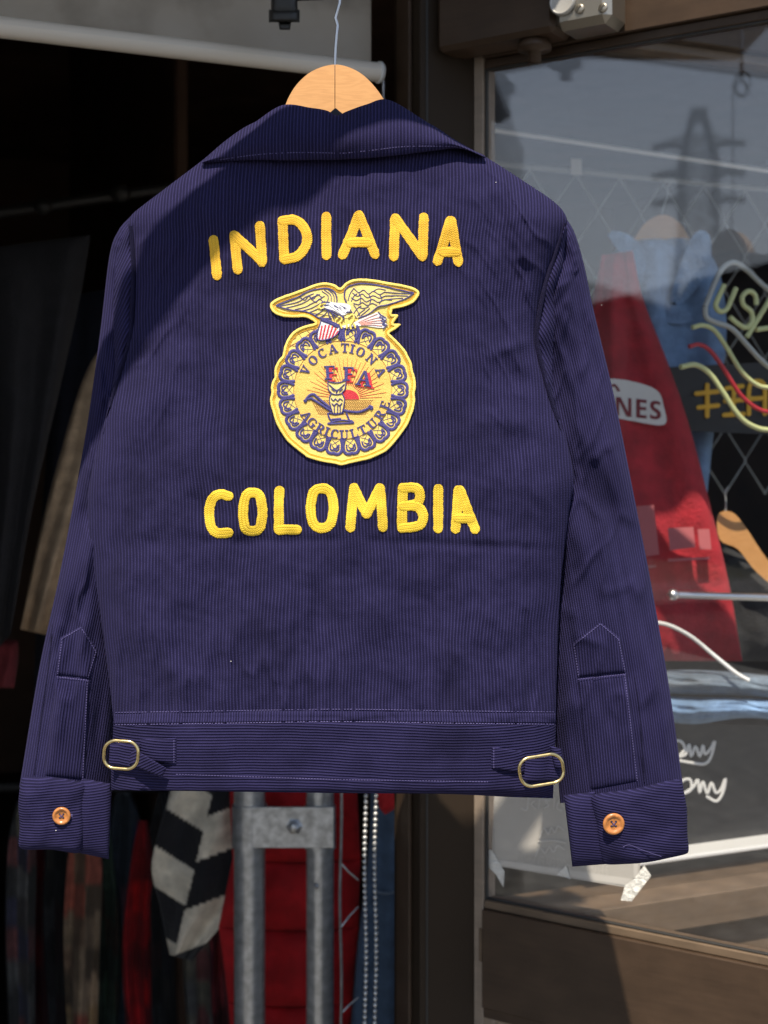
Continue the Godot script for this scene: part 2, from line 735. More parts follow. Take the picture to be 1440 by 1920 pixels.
	m.albedo_texture = noise_tex(0.02, 5, 512, [Color(0.6, 0.6, 0.6), Color(1, 1, 1)], 53)
	m.uv1_triplanar = true
	m.uv1_world_triplanar = true
	m = mat("asphalt", lin(0.055, 0.055, 0.057), 0.9)
	m.albedo_texture = noise_tex(0.05, 4, 512, [Color(0.6, 0.6, 0.6), Color(1, 1, 1)], 54)
	m.uv1_triplanar = true
	m.uv1_world_triplanar = true
	m.uv1_scale = Vector3.ONE * 0.6
	m = mat("earth", lin(0.11, 0.11, 0.075), 0.95)
	m.albedo_texture = M.cloth_tone
	m.uv1_triplanar = true
	m.uv1_world_triplanar = true
	m.uv1_scale = Vector3.ONE * 0.05
	mat("tube_paint", lin(0.60, 0.55, 0.48), 0.4)
	mat("road_paint", lin(0.7, 0.7, 0.68), 0.8)
	mat("white_paint", lin(0.76, 0.76, 0.74), 0.45)
	mat("pylon_steel", lin(0.05, 0.05, 0.05), 0.7, 0.2)
	mat("ceramic", lin(0.06, 0.05, 0.045), 0.4)
	mat("house_wall", lin(0.09, 0.085, 0.08), 0.9)
	mat("house_roof", lin(0.05, 0.05, 0.055), 0.7)
	mat("window_dark", lin(0.03, 0.035, 0.04), 0.15)
	cloth("red_fleece", lin(0.55, 0.025, 0.04))
	cloth("red_quilt", lin(0.62, 0.012, 0.018), 200, 0.3)
	cloth("denim_pale", lin(0.23, 0.38, 0.62))
	cloth("denim_mid", lin(0.055, 0.095, 0.16), 300)
	cloth("denim_grey", lin(0.16, 0.21, 0.27))
	cloth("charcoal", lin(0.035, 0.036, 0.038))
	cloth("grey_cotton", lin(0.32, 0.31, 0.29))
	cloth("beige_wool", lin(0.60, 0.42, 0.26))
	cloth("tan_wool", lin(0.13, 0.075, 0.045))
	cloth("black_wool", lin(0.018, 0.016, 0.018))
	cloth("navy_wool", lin(0.014, 0.018, 0.035))
	cloth("maroon", lin(0.28, 0.04, 0.05))
	cloth("dark_green", lin(0.08, 0.13, 0.09))
	m = cloth("knit", Color.WHITE)
	m.vertex_color_use_as_albedo = true
	mat("label_white", lin(0.80, 0.79, 0.76), 0.6)
	mat("label_red", lin(0.22, 0.02, 0.03), 0.7)
	mat("label_grey", lin(0.50, 0.13, 0.14), 0.7)
	mat("chrome", lin(0.72, 0.72, 0.72), 0.35, 1.0)
	mat("clear_hanger", Color(0.85, 0.87, 0.88, 0.35), 0.1).transparency = BaseMaterial3D.TRANSPARENCY_ALPHA
	mat("fence_wire", lin(0.34, 0.35, 0.34), 0.5, 0.1)
	mat("tube_clear", lin(0.46, 0.48, 0.45), 0.2)
	mat("tube_yellow", lin(0.66, 0.70, 0.34), 0.2)
	mat("tube_red", lin(0.52, 0.035, 0.05), 0.2)
	mat("tube_orange", lin(0.80, 0.20, 0.03), 0.2)
	mat("sign_black", lin(0.006, 0.006, 0.007), 0.5)
	mat("sign_yellow", lin(0.74, 0.42, 0.02), 0.6)
	m = mat("paper_back", lin(0.42, 0.40, 0.37), 0.9)
	m.backlight_enabled = true
	m.backlight = Color(0.25, 0.25, 0.25)
	mat("paper_print", lin(0.52, 0.50, 0.47), 0.9)
	m = mat("tape_and_sun_patch", lin(0.72, 0.71, 0.67), 0.35)
	m.heightmap_enabled = true
	m.heightmap_texture = M.cloth_noise
	m.heightmap_scale = 0.15
	m.uv1_triplanar = true
	m.uv1_scale = Vector3.ONE * 25
	mat("post_brown", lin(0.20, 0.06, 0.025), 0.6)
	mat("green_rail", lin(0.02, 0.22, 0.13), 0.5)
	for q in ["grey_cotton", "maroon", "charcoal", "beige_wool", "dark_green", "denim_grey", "red_quilt", "navy_wool"]:
		var pm: StandardMaterial3D = M[q].duplicate()
		pm.vertex_color_use_as_albedo = true
		pm.resource_name = q + "_plaid"
		M[q + "_plaid"] = pm


# ---------------------------------------------------------------- the jacket

var left_edge := pts("215,512 235,465 262,425 300,380 335,334 360,301 385,268 403,247 420,240 445,245 520,249 600,246 650,237 700,222 760,204 820,188 880,173 930,165 985,166 1040,172 1100,181 1180,192 1260,203 1352,213")
var right_edge := pts("215,770 235,812 262,853 295,912 320,952 345,990 370,1028 392,1053 412,1063 440,1057 480,1040 540,1020 600,1008 640,1006 700,1020 760,1038 820,1060 870,1073 905,1076 960,1067 1040,1057 1100,1051 1180,1047 1260,1044 1352,1042")
var body_deep := pts("215,0.026 300,0.036 420,0.043 900,0.050 1352,0.046")
# creases of the hanging cloth: from, to, width, height (m)
var creases := [
	[Vector2(905, 345), Vector2(1012, 590), 26.0, -0.0042], [Vector2(940, 350), Vector2(1020, 560), 20.0, 0.0030], [Vector2(860, 350), Vector2(985, 640), 40.0, -0.0022],
	[Vector2(930, 660), Vector2(1008, 632), 12.0, 0.0030], [Vector2(940, 690), Vector2(1030, 740), 20.0, -0.0035], [Vector2(900, 780), Vector2(1048, 800), 26.0, 0.0030],
	[Vector2(380, 1018), Vector2(640, 1012), 10.0, -0.0016], [Vector2(700, 1014), Vector2(1040, 1030), 9.0, -0.0015], [Vector2(215, 1020), Vector2(380, 1018), 14.0, -0.0012],
	[Vector2(245, 640), Vector2(330, 560), 26.0, 0.0030], [Vector2(240, 700), Vector2(330, 640), 26.0, -0.0026], [Vector2(190, 850), Vector2(300, 740), 34.0, 0.0032],
	[Vector2(250, 450), Vector2(360, 360), 40.0, -0.0026], [Vector2(300, 470), Vector2(420, 340), 30.0, 0.0022], [Vector2(520, 330), Vector2(420, 470), 46.0, 0.0020],
	[Vector2(770, 900), Vector2(900, 880), 14.0, -0.0008], [Vector2(930, 1080), Vector2(960, 1340), 60.0, 0.0040], [Vector2(300, 1060), Vector2(270, 1340), 60.0, 0.0030],
	[Vector2(640, 1060), Vector2(650, 1340), 90.0, 0.0030], [Vector2(780, 1080), Vector2(770, 1340), 50.0, -0.0030], [Vector2(1010, 880), Vector2(1050, 1000), 34.0, 0.0040],
	[Vector2(430, 1120), Vector2(450, 1340), 50.0, -0.0026], [Vector2(1040, 1050), Vector2(1000, 1340), 20.0, -0.0026], [Vector2(980, 480), Vector2(1020, 660), 12.0, 0.0024],
]


func crease_at(q: Vector2) -> float:
	var z := 0.0
	for c in creases:
		var a: Vector2 = c[0]
		var b: Vector2 = c[1]
		var w: float = c[2]
		if q.x < minf(a.x, b.x) - 2 * w or q.x > maxf(a.x, b.x) + 2 * w or q.y < minf(a.y, b.y) - 2 * w or q.y > maxf(a.y, b.y) + 2 * w:
			continue
		var d := seg_dist(q, a, b)
		var e := d.x / w
		if e < 2.2:
			z += 1.15 * c[3] * exp(-e * e) * (0.35 + 0.65 * sin(PI * clampf(d.y, 0.08, 0.92)))
	return z


func body_z(px: float, py: float) -> float:
	var l := tab(left_edge, py)
	var r := tab(right_edge, py)
	var s := clampf((2.0 * px - l - r) / (r - l), -1.0, 1.0)
	var full := pow(1.0 - pow(absf(s), 3.4), 0.55)
	var q := Vector2(px, py)
	var calm := 1.0 - 0.75 * exp(-pow(q.distance_to(Vector2(645, 700)) / 210.0, 4.0))
	var z := crease_at(q) + soft.get_noise_2d(px * 0.62, py * 0.44) * 0.0060 + soft.get_noise_2d(px * 1.7 + 900, py * 1.5) * 0.0026
	# sharper folds: drag lines from the shoulders and armholes, slack above the waist
	var pull := smoothstep(780.0, 1000.0, px) * (1.0 - smoothstep(640.0, 900.0, py)) + smoothstep(420.0, 260.0, px) * (1.0 - smoothstep(640.0, 900.0, py))
	var slack := smoothstep(980.0, 1250.0, py)
	var n1 := soft.get_noise_2d((px - py * 0.55) * 1.6, (py + px * 0.5) * 0.42) if px > 640 else soft.get_noise_2d((px + py * 0.55) * 1.6, (py - px * 0.5) * 0.42)
	var n2 := soft.get_noise_2d(px * 1.4 + 200.0, py * 0.30)
	z += pull * 0.0027 * pow(1.0 - minf(1.0, absf(n1) * 3.2), 2.0) + slack * 0.0034 * pow(1.0 - minf(1.0, absf(n2) * 3.0), 2.0)
	return -0.034 + tab(body_deep, py) * full + z * calm * minf(1.0, full * 1.6)


func on_body(px: float, py: float, h: float) -> Vector3:
	var z := body_z(px, py) + h
	return P(px, py, z)


func cord_uv(p: Vector3) -> Vector2:
	# the wales wander a little, as cut and worn cloth does
	return (Vector2(p.x, p.y) + Vector2(soft.get_noise_2d(p.x * 700.0, p.y * 900.0) * 0.0045, 0)) / TILE


func wear(m: Mb) -> void:
	# worn and rubbed patches, paler along the creases
	for i in m.v.size():
		var p := m.v[i]
		var k := 1.0 + 0.34 * soft.get_noise_3d(p.x * 1500.0, p.y * 1100.0, 40.0) + 0.22 * fine.get_noise_3d(p.x * 900.0, p.y * 420.0, 7.0)
		var q := Vector2(720.0 + p.x / (CAMZ - p.z) * F, 857.0 - (p.y - EYE) / (CAMZ - p.z) * F)
		k += absf(crease_at(q)) * 34.0
		m.c[i] = Color(k, k, k * 0.985 + 0.015)


func ramp(a: float) -> float:
	# more samples towards both rims
	return sin((a - 0.5) * PI)


func dashes(mb: Mb, p: PackedVector2Array, map: Callable, step := 6.2, h := 0.0006) -> void:
	# a row of machine stitches, each a small rounded bar
	var left := 0.0
	for i in p.size() - 1:
		var d := p[i].distance_to(p[i + 1])
		var at := left
		while at < d:
			var a := p[i].lerp(p[i + 1], at / d)
			var b := p[i].lerp(p[i + 1], minf(1.0, (at + step * 0.66) / d))
			var dir := (p[i + 1] - p[i]).normalized()
			var nn := Vector2(-dir.y, dir.x) * 0.85
			var mid := (a + b) / 2
			var q := [map.call(a.x - nn.x, a.y - nn.y, 0.0), map.call(b.x - nn.x, b.y - nn.y, 0.0), map.call(b.x + nn.x, b.y + nn.y, 0.0), map.call(a.x + nn.x, a.y + nn.y, 0.0)]
			var top: Vector3 = map.call(mid.x, mid.y, h)
			var first := mb.v.size()
			for x in q:
				mb.add(x)
			mb.add(top)
			for k in 4:
				mb.tri(first + k, first + (k + 1) % 4, first + 4)
			at += step
		left = at - d


func sleeve(parent: Node3D, outer: PackedVector2Array, inner: PackedVector2Array, on_right: bool) -> Callable:
	# a hanging tube; returns the map of its front
	var m := Mb.new()
	m.tinted = true
	var mid := func(v: float) -> float: return -0.070 + 0.014 * v
	var deep := func(v: float) -> float: return 0.030 - 0.006 * absf(v - 0.4)
	var fold := func(u: float, v: float) -> float:
		var z := soft.get_noise_2d(u * 260.0 + (900.0 if on_right else 300.0), v * 620.0) * 0.0095
		var n1 := soft.get_noise_2d(u * 150.0 + v * 330.0 + (70.0 if on_right else 500.0), v * 900.0 - u * 150.0)
		z += 0.0036 * pow(1.0 - minf(1.0, absf(n1) * 3.4), 2.0)
		z += 0.0048 * sin(v * 34.0 + u * 5.0) * exp(-pow((v - 0.62) / 0.13, 2.0))
		z += 0.0040 * sin(u * 21.0 + 1.0) * smoothstep(0.86, 1.0, v)
		z += 0.006 * sin(v * 15.0 - u * 6.0) * exp(-pow((v - 0.25) / 0.2, 2.0))
		return z * (1.0 - smoothstep(0.90, 0.99, v))
	var front := func(u: float, v: float) -> Vector3:     # u 0 at the outer edge, 1 at the inner
		var q := along(outer, v).lerp(along(inner, v), u)
		var r := pow(maxf(0.0, 1.0 - pow(absf(2 * u - 1), 2.6)), 0.6)
		return P(q.x, q.y, mid.call(v) - 0.020 * u * u + deep.call(v) * r + fold.call(u, v) * minf(1.0, r * 1.5))
	var uv := func(u: float, v: float, p: Vector3) -> Vector2:
		var q := along(outer, v)
		var e := 0.5 + 0.5 * ramp(u)
		var wide := q.distance_to(along(inner, v)) * 1.72 / F
		return Vector2(e * wide, v * 0.56) / TILE
	m.grid(90, 170, func(u, v): return front.call(0.5 + 0.5 * ramp(u), v), uv, not on_right == false)
	m.grid(30, 100, func(u, v):
		var e := 0.5 + 0.5 * ramp(u)
		var p: Vector3 = front.call(e, v)
		var r := pow(maxf(0.0, 1.0 - pow(absf(2 * e - 1), 2.6)), 0.6)
		var q := along(outer, v).lerp(along(inner, v), e)
		return P(q.x, q.y, mid.call(v) - 0.020 * e * e - deep.call(v) * r), uv, on_right == false)
	wear(m)
	obj("right_sleeve" if on_right else "left_sleeve", m, M.corduroy, parent)
	return func(px: float, py: float, h: float) -> Vector3:
		var v := 0.5
		for i in 14:
			var y := lerpf(along(outer, v).y, along(inner, v).y, 0.5)
			v = clampf(v + (py - y) / 1150.0, 0.0, 1.0)
		var a := along(outer, v).x
		var b := along(inner, v).x
		var u := clampf((px - a) / (b - a), 0.0, 1.0)
		var r := pow(maxf(0.0, 1.0 - pow(absf(2 * u - 1), 2.6)), 0.6)
		return P(px, py, mid.call(v) - 0.020 * u * u + deep.call(v) * r + fold.call(u, v) * minf(1.0, r * 1.5) + h)


func sheet_on(m: Mb, f: Callable, map: Callable, h: float, nu: int, nv: int, ang: float) -> void:
	# a thin flap lying on a surface, its rim rolled down
	m.grid(nu, nv, func(u, v):
		var a := 0.5 + 0.5 * ramp(u)
		var b := 0.5 + 0.5 * ramp(v)
		var q: Vector2 = f.call(a, b)
		var k := rim(a, 16.0) * rim(b, 16.0)
		return map.call(q.x, q.y, lerpf(-0.003, h, k)),
		func(u, v, p): return Vector2(p.x, p.y).rotated(ang) / TILE * 1.25)


func buckle(parent: Node3D, at: Vector2, half: Vector2, turn: float, z: float, tilt: float) -> void:
	var m := Mb.new()
	var p := PackedVector3Array()
	var r := minf(half.x, half.y) * 0.80
	for c in [[1, -1, -90], [1, 1, 0], [-1, 1, 90], [-1, -1, 180]]:
		for k in 9:
			var a := deg_to_rad(c[2] + k * 90.0 / 8)
			var q := Vector2(c[0] * (half.x - r), c[1] * (half.y - r)) + Vector2(cos(a), sin(a)) * r
			q = q.rotated(turn)
			p.append(P(at.x + q.x, at.y + q.y, z + tilt * q.x + 0.0004 * sin(a * 2.0)))
	m.tube(p, 0.00150, 12, true)
	obj("buckle", m, M.brass, parent)


func button(parent: Node3D, at: Vector2, r_px: float, z: float) -> void:
	var r := r_px / F * (CAMZ - z)
	var m := Mb.new()
	var lean := Basis.from_euler(Vector3(0.06, 0.05, 0))
	m.lathe(PackedVector2Array([Vector2(0.0, 0.0), Vector2(r * 0.9, 0.0002), Vector2(r, 0.0010), Vector2(r, 0.0020), Vector2(r * 0.93, 0.0029), Vector2(r * 0.82, 0.0032), Vector2(r * 0.70, 0.0029), Vector2(r * 0.62, 0.0021), Vector2(r * 0.50, 0.0016), Vector2(r * 0.2, 0.0014), Vector2(0.0, 0.0014)]), P(at.x, at.y, z), lean, 40)
	var b := obj("button", m, M.button_shell, parent)
	var hole := Mb.new()
	for k in 4:
		var o := Vector3(r * 0.21 * (1 if k % 2 else -1), r * 0.21 * (1 if k < 2 else -1), 0.00165)
		hole.lathe(PackedVector2Array([Vector2(r * 0.105, -0.0006), Vector2(r * 0.105, 0.0), Vector2(r * 0.07, 0.0001), Vector2(0.0, 0.0001)]), P(at.x, at.y, z) + lean * o, lean, 12)
	obj("thread_hole", hole, M.lining, b)
	var th := Mb.new()
	var c := P(at.x, at.y, z)
	for k in [[Vector3(-1, 1, 0), Vector3(1, -1, 0)], [Vector3(-1, -1, 0), Vector3(1, 1, 0)]]:
		th.tube(PackedVector3Array([c + lean * (k[0] * r * 0.2 + Vector3(0, 0, 0.0019)), c + lean * Vector3(0, 0, 0.0026), c + lean * (k[1] * r * 0.2 + Vector3(0, 0, 0.0019))]), 0.00035, 6)
	obj("button_thread", th, M.seam_thread, b)


func jacket() -> void:
	var j := thing("jacket", "navy corduroy jacket with yellow INDIANA and COLOMBIA lettering and eagle patch on its back", "jacket")
	# the body: a flattened tube of cloth, its back towards the street
	var m := Mb.new()
	m.tinted = true
	var edge := func(u: float, v: float) -> Array:
		var y := lerpf(215.0, 1352.0, v)
		var l := tab(left_edge, y)
		var r := tab(right_edge, y)
		return [lerpf(l, r, 0.5 + 0.5 * ramp(u)), y]
	m.grid(230, 290, func(u, v):
		var q: Array = edge.call(u, v)
		return on_body(q[0], q[1], 0.0), func(u, v, p): return cord_uv(p) + Vector2(0.02 * sin(p.y * 9.0), 0))
	wear(m)
	obj("back_panel", m, M.corduroy, j)
	m = Mb.new()
	m.tinted = true
	m.grid(60, 90, func(u, v):
		var q: Array = edge.call(u, v)
		var s: float = ramp(u)
		return P(q[0], q[1], -0.034 - 0.8 * tab(body_deep, q[1]) * pow(maxf(0.0, 1.0 - pow(absf(s), 3.0)), 0.55)), func(u, v, p): return cord_uv(p), true)
	obj("front_panel", m, M.corduroy, j)

	# sleeves
	var lo := pts("246,404 222,432 205,480 188,620 166,780 140,930 110,1085 74,1250 36,1476")
	var li := pts("300,412 312,470 314,540 306,660 290,790 266,930 242,1085 224,1260 209,1496")
	var ro := pts("1056,400 1078,438 1096,500 1114,585 1152,745 1190,935 1222,1100 1255,1290 1282,1482")
	var ri := pts("1002,412 990,470 985,545 990,650 1005,790 1016,930 1022,1090 1034,1290 1050,1506")
	var on_left := sleeve(j, lo, li, false)
	var on_right := sleeve(j, ro, ri, true)

	# the gathered cloth between armhole seam and sleeve
	for side in [["1058,420 1042,470 1020,545 1008,610 1008,660 1026,725 1046,790 1058,822", "1064,432 1056,490 1047,560 1038,640 1036,710 1044,775 1054,812 1060,832", -0.55], ["236,430 222,470 214,540 213,620 215,690 208,740 200,772 192,812", "246,436 250,500 248,580 243,640 228,690 214,738 204,770 194,812", 0.5]]:
		m = Mb.new()
		m.tinted = true
		var f := between(side[0], side[1])
		var right: bool = side[2] < 0
		m.grid(22, 80, func(u, v):
			var q: Vector2 = f.call(u, v)
			var k: float = (1.0 - u if right else u)
			return P(q.x, q.y, -0.040 + 0.012 * k + 0.007 * sin(PI * u) + 0.0025 * sin(v * 30.0 + u * 3.0)), func(u, v, p): return Vector2(p.x, p.y).rotated(side[2]) / TILE)
		obj("armhole_fold", m, M.corduroy, j)
	# armhole seams: rolled edge of the body cloth
	m = Mb.new()
	for s in ["1058,418 1042,470 1020,545 1008,610 1008,650 1026,722 1046,788", "246,424 250,500 248,580 243,640 226,694 206,764"]:
		var p3 := PackedVector3Array()
		for q in curve(pts(s), 8):
			p3.append(P(q.x, q.y, -0.026))
		m = Mb.new()
		m.tinted = true
		m.tube(p3, 0.0022, 8)
		obj("armhole_seam", m, M.corduroy, j)

	# waistband: wales run around it
	m = Mb.new()
	m.tinted = true
	var top := pts("205,1352 420,1349 640,1346 850,1349 1045,1350")
	var low := pts("205,1481 420,1484 640,1487 850,1489 950,1494 1038,1497")
	var band_q := func(s: float, v: float) -> Vector2:
		var l := lerpf(213.0, 206.0, v)
		var r := lerpf(1043.0, 1037.0, v)
		var x := lerpf(l, r, 0.5 + 0.5 * s)
		return Vector2(x, lerpf(tab(top, x), tab(low, x), v))
	var band_map := func(px: float, py: float, h: float) -> Vector3:
		var s := clampf((px - 625.0) / 417.0, -1.0, 1.0)
		var roll := 0.006 * pow(clampf((1362.0 - py) / 16.0, 0.0, 1.0), 2.0) + 0.010 * pow(clampf((py - 1472.0) / 20.0, 0.0, 1.0), 3.0)
		return P(px, py, -0.034 + 0.054 * pow(maxf(0.0, 1.0 - pow(absf(s), 4.2)), 0.55) + soft.get_noise_2d(px * 0.7 + 400, py * 0.9) * 0.004 + soft.get_noise_2d(px * 3.0, py * 1.4) * 0.0012 - roll + h)
	m.grid(190, 40, func(u, v):
		var q: Vector2 = band_q.call(ramp(u), 0.5 + 0.5 * ramp(v))
		return band_map.call(q.x, q.y, 0.0), func(u, v, p): return Vector2(1.2 * p.y + 0.004 * sin(p.x * 14.0), p.x) / TILE)
	m.grid(60, 10, func(u, v):
		var q: Vector2 = band_q.call(ramp(u), v)
		return P(q.x, q.y, -0.034 - 0.044 * pow(maxf(0.0, 1.0 - pow(absf(ramp(u)), 4.2)), 0.55)), func(u, v, p): return Vector2(p.y, p.x) / TILE, true)
	wear(m)
	obj("waistband", m, M.corduroy, j)
	# the turned hem above it, puckered by its stitching
	m = Mb.new()
	m.tinted = true
	m.grid(420, 8, func(u, v):
		var x := lerpf(214.0, 1041.0, u)
		var y := lerpf(1334.0, 1358.0, v) + (tab(top, x) - 1349.0)
		return P(x, y, maxf(body_z(x, minf(y, 1352.0)), (band_map.call(x, y, 0.0) as Vector3).z) + 0.0026 * sin(PI * v) + 0.0004 * sin(u * 700.0) - (0.004 if v == 0.0 or v == 1.0 else 0.0)), func(u, v, p): return cord_uv(p) * Vector2(1.25, 1))
	obj("hem_fold", m, M.corduroy, j)
	m = Mb.new()
	dashes(m, curve(pts("216,1359 420,1356 640,1353 850,1356 1040,1358"), 10), func(a, b, h): return band_map.call(a, b, h + 0.0008), 5.5)
	dashes(m, curve(pts("216,1336 420,1333 640,1330 850,1333 1040,1335"), 10), func(a, b, h): return on_body(a, b, h + 0.0006), 5.5)
	obj("hem_stitching", m, M.seam_thread, j)

	# collar, folded over: roll line on top, free edge below
	m = Mb.new()
	m.tinted = true
	var ct := pts("381,302 428,264 478,229 530,197 583,202 612,207 632,216 652,208 686,196 728,187 790,222 852,264 908,291")
	var cb := pts("378,306 426,303 482,300 542,301 594,300 625,300 646,299 668,298 700,296 756,290 812,283 864,279 911,297")
	var collar_q := func(u: float, v: float) -> Vector2: return along(ct, u).lerp(along(cb, u), v)
	var collar_z := func(u: float, v: float) -> float:
		var q: Vector2 = along(cb, u)
		var base := body_z(clampf(q.x, 430, 862), 305.0) + 0.009 - 0.022 * pow(absf(2 * u - 1), 5.0)
		var crown := 0.004 - 0.034 * pow(absf(2 * u - 1), 2.0)
		return lerpf(crown, base, pow(v, 0.8)) + 0.011 * sin(PI * v) + soft.get_noise_2d(u * 420.0, v * 60.0) * 0.004 * sin(PI * minf(1.0, v + 0.2))
	pillow(m, collar_q, collar_z, 0.0022, 150, 36, 0.0, 14.0)
	wear(m)
	obj("collar", m, M.corduroy, j)
	m = Mb.new()
	var cs := PackedVector2Array()
	for k in 60:
		cs.append(collar_q.call(0.06 + 0.88 * k / 59.0, 0.86))
	var collar_map := func(px: float, py: float, h: float) -> Vector3:
		var u := 0.5
		for k in 20:
			u = clampf(u + (px - along(cb, u).lerp(along(ct, u), 0.14).x) / 530.0, 0.0, 1.0)
		var a := along(ct, u)
		var b := along(cb, u)
		return P(px, py, collar_z.call(u, clampf((py - a.y) / maxf(1.0, b.y - a.y), 0, 1)) + 0.0022 + h)
	dashes(m, cs, collar_map, 5.5)
	obj("collar_stitching", m, M.seam_thread, j)
	# the inside of the neck, seen through the dip of the collar
	m = Mb.new()
	pillow(m, between("545,212 560,236 600,262", "716,206 704,234 664,262"), func(u, v): return -0.062 + 0.004 * sin(PI * u), 0.002, 16, 10)
	obj("neck_lining", m, M.lining, j)
	m = Mb.new()
	pillow(m, between("628,203 621,209 614,216 614,232", "630,203 637,209 644,216 644,232"), func(_u, _v): return -0.009, 0.001, 10, 12)
	obj("neck_label", m, M.lining, j)

	# cuffs
	var cuff := func(over: String, under: String, z: float, ang: float, side: String) -> void:
		var c := Node3D.new()
		c.name = side
		j.add_child(c)
		var a := Mb.new()
		a.tinted = true
		var worn := func(s: String) -> Callable:
			var q := quad(s)
			return func(u: float, v: float) -> Vector2:
				var x := 2.0 * u - 1.0
				var y := 2.0 * v - 1.0
				var p: Vector2 = q.call(u, v)
				var mid: Vector2 = q.call(0.5, 0.5)
				return p.lerp(mid, 0.055 * pow(absf(x), 8.0) * pow(absf(y), 8.0)) + Vector2(1.6 * sin(v * 9.0 + z * 700.0), 2.0 * sin(u * 7.0 + z * 900.0))
		pillow(a, quad(under), func(u, v): return z - 0.008 + 0.004 * sin(PI * v) + 0.002 * sin(u * 4.0 + v * 2.0), 0.010, 30, 40, ang, 5.0)
		obj("cuff_underlap", a, M.corduroy, c)
		var b := Mb.new()
		b.tinted = true
		pillow(b, worn.call(over), func(u, v): return z - 0.002 + 0.003 * sin(PI * u) + 0.0015 * sin(v * 5.0 + u * 3.0) + soft.get_noise_2d(u * 200.0, v * 160.0 + z * 9000.0) * 0.006, 0.011, 60, 50, ang, 6.0)
		wear(b)
		obj("cuff_flap", b, M.corduroy, c)
	cuff.call("1106,1492 1281,1460 1294,1604 1130,1626", "1057,1491 1116,1484 1140,1620 1073,1625", -0.030, PI / 2 + 0.15, "right_cuff")
	cuff.call("37,1453 164,1466 153,1600 34,1590", "150,1458 210,1470 204,1611 147,1599", -0.034, PI / 2 - 0.08, "left_cuff")
	button(j, Vector2(1150, 1544), 20.5, -0.0165)
	button(j, Vector2(116, 1529), 17.0, -0.0215)
	# bar tack of each buttonhole
	m = Mb.new()
	for q in [[1166, 1537, 1180, 1529, -0.0215], [93, 1528, 104, 1529, -0.0245], [128, 1528, 136, 1527, -0.0245]]:
		for k in 3:
			m.tube(PackedVector3Array([P(q[0], q[1] + k * 2, q[4]), P((q[0] + q[2]) * 0.5, (q[1] + q[3]) * 0.5 + k * 2, q[4] + 0.001), P(q[2], q[3] + k * 2, q[4])]), 0.0005, 6)
	obj("buttonhole", m, M.seam_thread, j)

	# sleeve plackets with their pointed tops
	for s in [[on_right, "1072,1206 1126,1165", "1126,1165 1164,1196", "1081,1271 1176,1261", "1106,1484 1200,1466", -0.10], [on_left, "112,1195 152,1172", "152,1172 184,1219", "104,1266 169,1273", "82,1456 160,1464", 0.12]]:
		var map: Callable = s[0]
		var tl := pts(s[1])
		var tr := pts(s[2])
		var mid := pts(s[3])
		var bot := pts(s[4])
		m = Mb.new()
		m.tinted = true
		var peak: float = (tl[1].x - tl[0].x) / (tr[1].x - tl[0].x)
		sheet_on(m, func(u, v):
			var t := tl[0].lerp(tl[1], u / peak) if u < peak else tr[0].lerp(tr[1], (u - peak) / (1.0 - peak))
			return t.lerp(mid[0].lerp(mid[1], u), v), map, 0.0022, 24, 18, s[5])
		obj("placket_point", m, M.corduroy, j)
		m = Mb.new()
		m.tinted = true
		sheet_on(m, func(u, v): return mid[0].lerp(mid[1], u).lerp(bot[0].lerp(bot[1], u), v), map, 0.0030, 24, 40, s[5])
		obj("placket", m, M.corduroy, j)
		m = Mb.new()
		var lift := func(a, b, h): return map.call(a, b, h + 0.0024)
		var low_lift := func(a, b, h): return map.call(a, b, h + 0.0031)
		dashes(m, PackedVector2Array([tl[0] + Vector2(4, 3), tl[1] + Vector2(0, 5), tr[1] + Vector2(-4, 3)]), lift, 5.0)
		dashes(m, PackedVector2Array([tl[0] + Vector2(4, 3), mid[0] + Vector2(4, -2)]), lift, 5.0)
		dashes(m, PackedVector2Array([tr[1] + Vector2(-4, 3), mid[1] + Vector2(-4, -2)]), lift, 5.0)
		dashes(m, PackedVector2Array([mid[0] + Vector2(2, 3), mid[1] + Vector2(-2, 3)]), low_lift, 5.0)
		dashes(m, PackedVector2Array([mid[1] + Vector2(-5, 3), bot[1] + Vector2(-5, -2)]), low_lift, 5.0)
		obj("placket_stitching", m, M.seam_thread, j)
	# long seam of each sleeve
	m = Mb.new()
	for s in [[on_left, "98,1172 92,1240 78,1340 64,1452"], [on_right, "1190,1270 1200,1340 1208,1466"]]:
		var map: Callable = s[0]
		m = Mb.new()
		stroke(m, curve(pts(s[1]), 10), 2.2, func(a, b, h): return map.call(a, b, h), 0.0, 0.0010)
		obj("sleeve_seam", m, M.corduroy, j)

	# waist adjusters: tab, ring and the strap end drawn through it
	var straps := [["262,1386 331,1384 331,1433 262,1424", "206,1394 262,1396 258,1440 204,1434", "248,1402 312,1440 304,1458 240,1432", 0.022, "left"], ["922,1399 985,1410 985,1450 920,1440", "985,1420 1052,1408 1050,1462 982,1466", "1030,1398 1052,1404 1058,1440 1040,1440", 0.020, "right"]]
	for s in straps:
		var c := Node3D.new()
		c.name = "%s_waist_strap" % s[4]
		j.add_child(c)
		var names := ["strap_tab", "strap_loop", "strap_end"]
		for k in 3:
			m = Mb.new()
			m.tinted = true
			var lift: float = [0.0, 0.004, 0.008][k]
			var f := quad(s[k])
			pillow(m, f, func(u, v):
				var q: Vector2 = f.call(u, v)
				var base: float = (band_map.call(clampf(q.x, 222, 1028), q.y, 0.0) as Vector3).z
				return base + lift + 0.003 * sin(PI * u), 0.0022, 20, 16, PI / 2 + ([0.0, 0.0, -0.5][k] if s[4] == "left" else [-0.1, 0.15, 0.0][k]), 8.0)
			obj(names[k], m, M.corduroy, c)
	buckle(j, Vector2(227, 1415), Vector2(32, 26), 0.06, 0.032, 0.00006)
